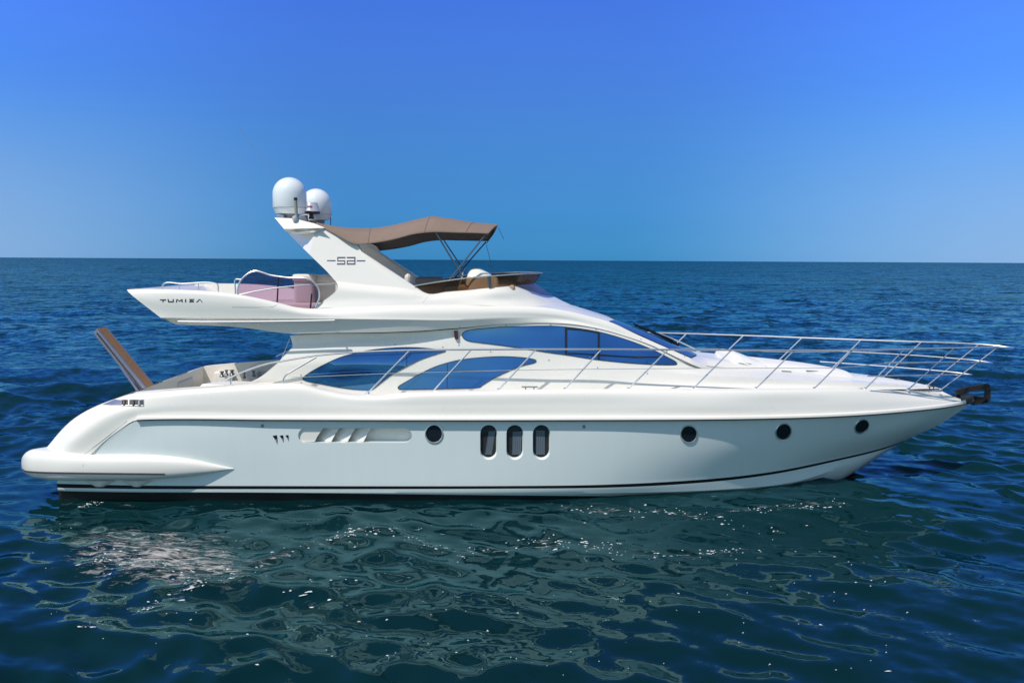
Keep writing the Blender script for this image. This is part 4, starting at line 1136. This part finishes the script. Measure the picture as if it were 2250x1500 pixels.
# far-side coaming furniture seen over the near gunwale
for nm, x0, x1, y0, y1, Ya, Yb, m_, bev in (('corner_seat', 352, 392, 838, 872, 0.2, 1.2, VINYL, 0.07), ('corner_seat', 384, 402, 832, 872, 0.9, 1.9, VINYL, 0.06),
                                            ('side_locker', 470, 506, 817, 842, 1.72, 2.0, CREAM, 0.03), ('side_locker', 540, 566, 817, 842, 1.72, 2.0, CREAM, 0.03)):
    a, b = U(x0, y1, Ya), U(x1, y0, Ya)
    softbox(nm, (a.x, Ya, a.z), (b.x, Yb, b.z), bev, m_)
for x, y, s in ((488, 823, 1.0), (498, 820, 0.8), (510, 820, 1.0), (537, 826, 0.7), (557, 822, 0.8)):
    c = U(x, y + 5, 1.62)
    q = MB(); q.lathe(c, [(0.0, 0), (0.05 * s, 0), (0.055 * s, 0.02), (0.03 * s, 0.05), (0.03 * s, 0.09), (0.05 * s, 0.11), (0.05 * s, 0.125), (0, 0.13)], seg=18)
    q.build('winch', DSTEEL, Y_)
q = MB()
tb = [(438, 850, -1.95), (445, 843, -1.9), (480, 838, -1.7), (528, 836, -1.6), (560, 838, -1.6), (520, 846, -1.95)]
q.poly([P(*p) for p in tb]); q.poly([P(p[0], p[1] + 8, p[2]) for p in tb[::-1]]); q.grid(np.array([[P(*p) for p in tb], [P(p[0], p[1] + 8, p[2]) for p in tb]]), closed=True)
q.build('coaming_step', WHITE, Y_, smooth=False)
# thin wire stay at the saloon bulkhead
q = MB(); q.tube([U(637, 744, -1.7), U(618, 790, -1.8)], 0.006, seg=5); q.build('door_edge', STEEL, cabin)

# --- gangway
def gp(u, v, wv):      # along (0 foot, 1 tip), across metres, thickness metres
    foot = U(318, 850, -0.55); tip = U(212, 722, -0.55)
    d = tip - foot; dn = d.normalized()
    nrm = Vector((dn.z, 0, -dn.x)).normalized()
    if nrm.x < 0: nrm = -nrm
    return foot + d * u + Vector((0, v, 0)) + nrm * wv
def gbox(u0, u1, v0, v1, w0, w1):
    A = [gp(u0, v0, w0), gp(u0, v1, w0), gp(u0, v1, w1), gp(u0, v0, w1)]
    B = [gp(u1, v0, w0), gp(u1, v1, w0), gp(u1, v1, w1), gp(u1, v0, w1)]
    m = MB(); m.grid(np.array([[tuple(p) for p in A], [tuple(p) for p in B]]), closed=True); m.poly([tuple(p) for p in A]); m.poly([tuple(p) for p in B]); return m
gw = gbox(-0.08, 0.985, -0.012, 0.03, -0.09, 0.012).build('gangway', LILAC, Y_, smooth=False)
gbox(-0.08, 1.0, 0.03, 0.42, -0.03, 0.010).build('teak_tread', TEAK, gw, smooth=False)
gbox(-0.08, 0.985, 0.42, 0.45, -0.07, 0.014).build('side_beam', LILAC, gw, smooth=False)
q = MB(); q.tube([gp(0.0, 0.02, -0.16), gp(0.42, 0.02, -0.115)], 0.028, seg=8); q.tube([gp(0.40, 0.02, -0.115), gp(0.96, 0.02, -0.10)], 0.016, seg=8); q.build('ram', LILAC, gw)
q = MB(); q.tube([gp(-0.06, -0.03, -0.07), gp(0.95, -0.03, -0.04)], 0.012, seg=6); q.build('dark_track', RUBBER, gw)
gbox(-0.10, -0.01, -0.05, 0.10, -0.19, -0.02).build('hinge', RUBBER, gw, smooth=False)

# --- rails
TR = [(487, 838, -2.16), (527, 820, -2.13), (580, 801, -2.12), (633, 791, -2.11), (700, 780.5, -2.11), (860, 770.5, -2.13), (1000, 768, -2.15), (1178, 767, -2.15), (1322, 767, -2.12), (1468, 768, -2.05), (1607, 769, -1.93), (1745, 769.5, -1.72), (1873, 769, -1.42), (1988, 767, -1.06), (2097, 764.5, -0.70), (2160, 763.5, -0.5), (2200, 763.5, -0.33), (2221, 764, -0.15), (2226, 764.3, 0)]
def path(pts, n):
    p = np.array(pts, float)
    W = np.array([U(*a) for a in p])
    c = np.concatenate([[0], np.cumsum(np.linalg.norm(np.diff(W, axis=0), axis=1))])
    return pchip(c, W, np.linspace(0, c[-1], n))
tr = path(TR, 150)
q = MB(); q.tube(tr, 0.0165, seg=8, mirror=True)
bow_rail = q.build('guard_rail', STEEL, Y_)
q = MB()
q.tube(path([(1945, 797, -1.17), (2060, 796, -0.76), (2140, 796, -0.38), (2174, 796.8, -0.15), (2180, 797, 0)], 40), 0.012, seg=8, mirror=True)
q.tube(path([(1905, 826, -1.27), (2000, 824.5, -0.86), (2090, 823, -0.38), (2128, 823, -0.12), (2135, 823, 0)], 40), 0.012, seg=8, mirror=True)
q.build('pulpit_rail', STEEL, bow_rail)
q = MB(); q.tube(path([(640, 829, -2.12), (850, 820.5, -2.14), (1000, 816, -2.15), (1207, 812, -2.15), (1500, 809.5, -2.06), (1700, 808.5, -1.82), (1830, 808, -1.52), (1945, 797.5, -1.17)], 90), 0.0055, seg=6, mirror=True)
q.build('guard_wire', STEEL, bow_rail)
ST_ = [((808, 863, -2.16), (900, 769.5, -2.135)), ((950, 860.5, -2.17), (1035, 768, -2.15)), ((1095, 857.5, -2.17), (1178, 767, -2.15)), ((1240, 856, -2.14), (1322, 767, -2.12)),
       ((1380, 855, -2.08), (1468, 768, -2.05)), ((1522, 854.5, -1.96), (1607, 769, -1.93)), ((1660, 854.5, -1.77), (1745, 769.5, -1.72)), ((1788, 854.5, -1.45), (1873, 769, -1.42)),
       ((1900, 855, -1.08), (1988, 767, -1.06)), ((1995, 856, -0.68), (2097, 764.5, -0.70)), ((2066, 857, -0.30), (2192, 763.5, -0.36))]
for sg in (1, -1):
    for k, (a, b) in enumerate(ST_):
        p0, p1 = U(*a), U(*b); p0.y *= sg; p1.y *= sg
        q = MB(); q.tube([p0, p1], 0.0135, seg=8)
        q.lathe(p0 + Vector((0, 0, -0.015)), [(0.0, 0), (0.04, 0), (0.038, 0.012), (0.022, 0.03), (0.02, 0.055), (0.0, 0.06)], seg=14)
        q.build('stanchion', STEEL, bow_rail)
q = MB(); q.tube(curve([(621, 843, -2.15), (622, 834, -2.15), (628, 824, -2.15), (642, 815, -2.14), (695, 784, -2.11)], 24), 0.0175, seg=8); q.build('end_rail', STEEL, bow_rail)
q = MB(); q.tube([U(507, 846, -2.14), U(507, 828, -2.14)], 0.014, seg=8); q.build('end_post', STEEL, bow_rail)
q = MB(); q.tube([U(1444, 730.5, 1.35), U(1488, 748, 1.3), U(1531, 768, 1.25)], 0.016, seg=8); q.lathe(U(1534, 774, 1.25), [(0, -0.05), (0.05, -0.05), (0.06, 0.0), (0.04, 0.05), (0, 0.06)], seg=14); q.build('cabin_hand_rail', STEEL, Y_)
# mooring cleats
for (x, y, Yv) in ((1164, 852, -2.13), (2047, 851, -0.28)):
    c = U(x, y, Yv); s_ = 1.0 if x < 1500 else 0.55
    q = MB(); 
    for dx in (-0.075, 0.075): q.tube([c + Vector((dx * s_, 0, -0.05)), c + Vector((dx * s_, 0, 0.015))], 0.012, seg=8)
    q.tube([c + Vector((-0.145 * s_, 0, 0.018)), c + Vector((0.145 * s_, 0, 0.018))], 0.012, seg=8)
    q.build('cleat', mat('dull_steel', (0.35, 0.34, 0.35), 0.3, metal=1.0) if x < 1500 else RUBBER, Y_)
# deck hatches and fittings on the trunk
for x0, x1, y0, y1 in ((1771, 1800, 816, 818), (1717, 1738, 816.5, 818), (1618, 1650, 796, 802), (1975, 2000, 834, 836.5)):
    q = MB(); q.tube([on(BV_CAB, x0 + (x1 - x0) * t, y0 + (y1 - y0) * t, 0.02)[0] for t in np.linspace(0, 1, 6)], 0.009, seg=6)
    q.build('grab_handle', GREY, cabin)
q = MB(); q.box(U(2062, 858, -0.35) + Vector((-0.08, -0.02, -0.02)), U(2062, 858, -0.35) + Vector((0.06, 0.02, 0.02)), 0.008); q.build('deck_drain', GREY, Y_)

# --- things that lie on or hang from the yacht
pad = bpy.data.objects.new('sun_pad', None); COL.objects.link(pad); pad.location = U(1740, 812, 0)
tag(pad, 'white padded sun mattress with raised headrest lying on the foredeck inside the rails', 'sun pad')
def pad_mesh(top, edge_y, thick, half):
    rows = []
    tp = pchip([p[0] for p in top], [p[1] for p in top], np.linspace(top[0][0], top[-1][0], 40))[:, 0]
    xs_ = np.linspace(top[0][0], top[-1][0], 40)
    C = np.array([U(x, y, 0.0) for x, y in zip(xs_, tp)])
    n = len(C)
    G_ = []
    for t in np.linspace(-1, 1, 19):
        drop = thick * max(0, (abs(t) - 0.8) / 0.2) ** 2.2
        r_ = []
        for i, c_ in enumerate(C):
            hw = half[0] + (half[1] - half[0]) * i / (n - 1)
            e = min(i, n - 1 - i) / 3.0
            ed = thick * max(0, 1 - e) ** 2 * 0.9
            r_.append((c_[0], t * hw, c_[2] - max(drop, ed) - 0.05 * t * t))
        G_.append(r_)
    return np.array(G_)
q = MB(); q.grid(pad_mesh([(1640, 784.5), (1700, 790), (1758, 796.5), (1824, 806.5), (1851, 812), (1873, 821)], 0, 0.13, (0.80, 0.42)))
o = q.build('mattress', mat('white_cushion', (0.78, 0.76, 0.74), 0.6, var=0.02, vscale=8), None); o.parent = pad; o.matrix_parent_inverse = Matrix.Translation(-pad.location)
q = MB(); q.grid(pad_mesh([(1586, 783), (1591, 774), (1600, 769.5), (1620, 774), (1642, 782.5), (1665, 789)], 0, 0.12, (0.80, 0.80)))
o = q.build('headrest', o.data.materials[0], None); o.parent = pad; o.matrix_parent_inverse = Matrix.Translation(-pad.location)

anc = bpy.data.objects.new('anchor', None); COL.objects.link(anc); anc.location = U(2135, 880, 0)
tag(anc, 'dark rusty plough anchor stowed on the bow roller at the tip of the bow', 'anchor')
def bars(pts, r, flat=1.0):
    q = MB(); q.tube(pts, r, seg=8); return q
q = MB()
def slab(pts, y0, y1):
    A = [(U(x, y, 0).x, y0, U(x, y, 0).z) for x, y in pts]; B = [(a, y1, c) for a, _, c in A]
    q.poly(A); q.poly(B[::-1]); q.grid(np.array([A, B]), closed=True)
slab([(2096, 859), (2112, 853), (2140, 847), (2168, 841.5), (2173, 845), (2174, 852), (2166, 853), (2140, 857), (2118, 864), (2104, 866)], -0.045, 0.045)
slab([(2166, 853), (2174, 852), (2174.5, 870), (2173, 880), (2167, 884), (2160, 882), (2163, 874), (2165, 864)], -0.045, 0.045)
o = q.build('shank', RUST, None, smooth=False); o.parent = anc; o.matrix_parent_inverse = Matrix.Translation(-anc.location)
q = MB()
pl_ = [(2112, 866), (2135, 868), (2162, 872), (2168, 883), (2150, 886), (2138, 889), (2130, 882)]
A = [(U(x, y, 0).x, 0.0, U(x, y, 0).z) for x, y in pl_]
W_ = [0.03, 0.10, 0.13, 0.05, 0.09, 0.07, 0.05]
L_ = [(a, -w_, c) for (a, _, c), w_ in zip(A, W_)]; R_ = [(a, w_, c) for (a, _, c), w_ in zip(A, W_)]
q.poly(L_); q.poly(R_[::-1]); q.grid(np.array([L_, R_]), closed=True)
o = q.build('plough_blade', RUST, None, smooth=False); o.parent = anc; o.matrix_parent_inverse = Matrix.Translation(-anc.location)
q = MB()
for sg in (-0.10, 0.10):
    q.box(U(2118, 879, 0) + Vector((-0.12, sg - 0.008, -0.05)), U(2134, 868, 0) + Vector((0.0, sg + 0.008, 0.02)), 0.004)
q.tube([U(2132, 877, 0) + Vector((0, -0.11, 0)), U(2132, 877, 0) + Vector((0, 0.11, 0))], 0.035, seg=14)
q.build('bow_roller', mat('dark_steel', (0.10, 0.10, 0.11), 0.35, metal=0.8), Y_)

# --- foam flecks and painted glitter off the stern
def water_at(px, py):
    d = ray(px, py); t = -C0.z / d.z
    p = C0 + d * t
    p.z = sea_z(p.x, p.y)
    return p
random.seed(11)
def crest(px, py):
    p = water_at(px, py)
    return sea_z(p.x, p.y)
fm_ = MB()
def fleck(px, py, s):
    if crest(px, py) < -0.055 + random.gauss(0.0, 0.03):
        return
    s = min(s, 0.017)
    p = water_at(px, py)
    n = 8; st_ = random.uniform(1.2, 3.2); tw = random.gauss(0, 0.25)
    r = [random.uniform(0.5, 1.3) * s for _ in range(n)]
    ring = []
    for i in range(n):
        a, b = st_ * r[i] * math.cos(2 * math.pi * i / n), r[i] * math.sin(2 * math.pi * i / n)
        x, y = p.x + a * math.cos(tw) - b * math.sin(tw), p.y + a * math.sin(tw) + b * math.cos(tw)
        ring.append((x, y, sea_z(x, y) - 0.002))
    b = len(fm_.v); fm_.v += ring; fm_.v.append((p.x, p.y, sea_z(p.x, p.y) + 0.006 + 0.15 * s))
    for i in range(n): fm_.f.append((b + i, b + (i + 1) % n, b + n)); fm_.m.append(0)
lines = [([(180, 1370), (300, 1330), (420, 1290), (560, 1235), (680, 1190), (760, 1172), (860, 1168), (930, 1190), (1010, 1206)], 190, 10), ([(1000, 1215), (1060, 1195), (1125, 1190), (1190, 1185), (1240, 1190), (1330, 1198), (1370, 1210)], 170, 13),
         ([(1420, 1215), (1480, 1215), (1540, 1210), (1600, 1200), (1670, 1195)], 80, 10), ([(1230, 1110), (1400, 1120), (1560, 1125), (1700, 1112), (1850, 1105)], 130, 13), ([(1580, 1140), (1640, 1150), (1690, 1160), (1740, 1165)], 44, 13),
         ([(180, 1112), (200, 1104), (222, 1098)], 40, 5), ([(600, 1320), (700, 1290), (800, 1260)], 30, 30), ([(200, 1240), (330, 1235), (430, 1250), (500, 1255)], 120, 26)]  # last cluster mixes foam with flecks standing for the stern's pale reflection
for pts, cnt, sp_ in lines:
    p = np.array(pts, float)
    c = np.concatenate([[0], np.cumsum(np.linalg.norm(np.diff(p, axis=0), axis=1))])
    for _ in range(cnt):
        x, y = pchip(c, p, np.array([random.uniform(0, c[-1])]))[0]
        fleck(x + random.gauss(0, sp_), y + random.gauss(0, sp_ * 0.5), math.exp(random.gauss(math.log(0.0075), 0.6)))
for _ in range(260):
    fleck(random.uniform(60, 2000), random.uniform(1140, 1480), math.exp(random.gauss(math.log(0.0045), 0.4)))
# lacy film: foam, and off the quarter also the stern's pale reflection painted in
film_fade = []
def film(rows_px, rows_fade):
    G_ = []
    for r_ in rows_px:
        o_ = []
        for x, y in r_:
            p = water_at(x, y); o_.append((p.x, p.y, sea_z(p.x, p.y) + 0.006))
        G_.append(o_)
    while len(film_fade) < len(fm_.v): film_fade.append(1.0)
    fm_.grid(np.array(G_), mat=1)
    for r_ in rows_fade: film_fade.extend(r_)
nu, nv = 120, 60
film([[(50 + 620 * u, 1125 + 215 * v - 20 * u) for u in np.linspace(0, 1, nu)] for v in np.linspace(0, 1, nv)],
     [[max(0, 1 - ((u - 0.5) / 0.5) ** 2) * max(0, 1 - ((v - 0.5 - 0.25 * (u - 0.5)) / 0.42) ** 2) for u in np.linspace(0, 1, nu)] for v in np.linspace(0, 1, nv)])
for pts, wd in (([(180, 1370), (300, 1330), (420, 1290), (560, 1235), (680, 1190), (760, 1172), (860, 1168), (930, 1190), (1010, 1206), (1125, 1192), (1240, 1190), (1370, 1208), (1500, 1214), (1680, 1194)], 16), ([(1230, 1110), (1400, 1120), (1560, 1125), (1700, 1112), (1850, 1105)], 12)):
    p = np.array(pts, float); xi = np.linspace(p[0, 0], p[-1, 0], 260); yi = pchip(p[:, 0], p[:, 1], xi)[:, 0]
    film([[(x, y + wd * t) for x, y in zip(xi, yi)] for t in np.linspace(-1, 1, 7)], [[0.62 * (1 - t * t) for _ in xi] for t in np.linspace(-1, 1, 7)])
wl = np.array([(135, 1103), (300, 1105), (560, 1107), (1125, 1107), (1300, 1104), (1500, 1094), (1650, 1082), (1780, 1064), (1850, 1050)], float)
xi = np.linspace(135, 1850, 300); yi = pchip(wl[:, 0], wl[:, 1], xi)[:, 0]
film([[(x, y + 9 * t) for x, y in zip(xi, yi)] for t in np.linspace(-1, 1, 5)], [[0.50 * (1 - t * t) for _ in xi] for t in np.linspace(-1, 1, 5)])
while len(film_fade) < len(fm_.v): film_fade.append(1.0)
FOAM = mat('foam', (0.55, 0.58, 0.58), 0.7, var=0.25, vscale=30)
FILM = bpy.data.materials.new('foam_glitter_film'); FILM.use_nodes = True
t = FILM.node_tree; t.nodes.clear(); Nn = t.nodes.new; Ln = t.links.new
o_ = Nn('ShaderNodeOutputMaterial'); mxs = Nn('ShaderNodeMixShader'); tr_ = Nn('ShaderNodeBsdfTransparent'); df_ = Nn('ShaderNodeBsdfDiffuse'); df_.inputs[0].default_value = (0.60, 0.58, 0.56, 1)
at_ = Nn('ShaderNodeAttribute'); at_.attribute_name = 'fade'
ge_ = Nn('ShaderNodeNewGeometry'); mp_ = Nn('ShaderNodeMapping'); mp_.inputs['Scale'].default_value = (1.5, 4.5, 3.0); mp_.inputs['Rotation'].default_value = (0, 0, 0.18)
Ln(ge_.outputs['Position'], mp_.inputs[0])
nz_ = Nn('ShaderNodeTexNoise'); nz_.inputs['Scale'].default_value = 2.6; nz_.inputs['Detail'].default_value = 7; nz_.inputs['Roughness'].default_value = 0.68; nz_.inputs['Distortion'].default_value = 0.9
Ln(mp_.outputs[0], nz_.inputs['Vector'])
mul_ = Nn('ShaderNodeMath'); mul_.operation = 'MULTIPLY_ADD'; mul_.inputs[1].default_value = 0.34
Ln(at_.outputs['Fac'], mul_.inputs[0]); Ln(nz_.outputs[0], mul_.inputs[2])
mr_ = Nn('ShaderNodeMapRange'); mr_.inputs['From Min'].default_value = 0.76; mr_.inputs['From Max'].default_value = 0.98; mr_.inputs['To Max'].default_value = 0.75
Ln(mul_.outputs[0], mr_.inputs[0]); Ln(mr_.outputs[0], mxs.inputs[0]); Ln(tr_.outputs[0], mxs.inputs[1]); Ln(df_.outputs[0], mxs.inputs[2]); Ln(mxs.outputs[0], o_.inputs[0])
foam = fm_.build('sea_foam_and_glitter', [FOAM, FILM], None, merge=0, recalc=False)
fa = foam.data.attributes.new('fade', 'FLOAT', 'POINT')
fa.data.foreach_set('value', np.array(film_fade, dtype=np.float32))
tag(foam, 'scattered white foam flecks and lacy foam, with pale stern reflection painted in, floating on the dark green water beside the hull', kind='stuff')
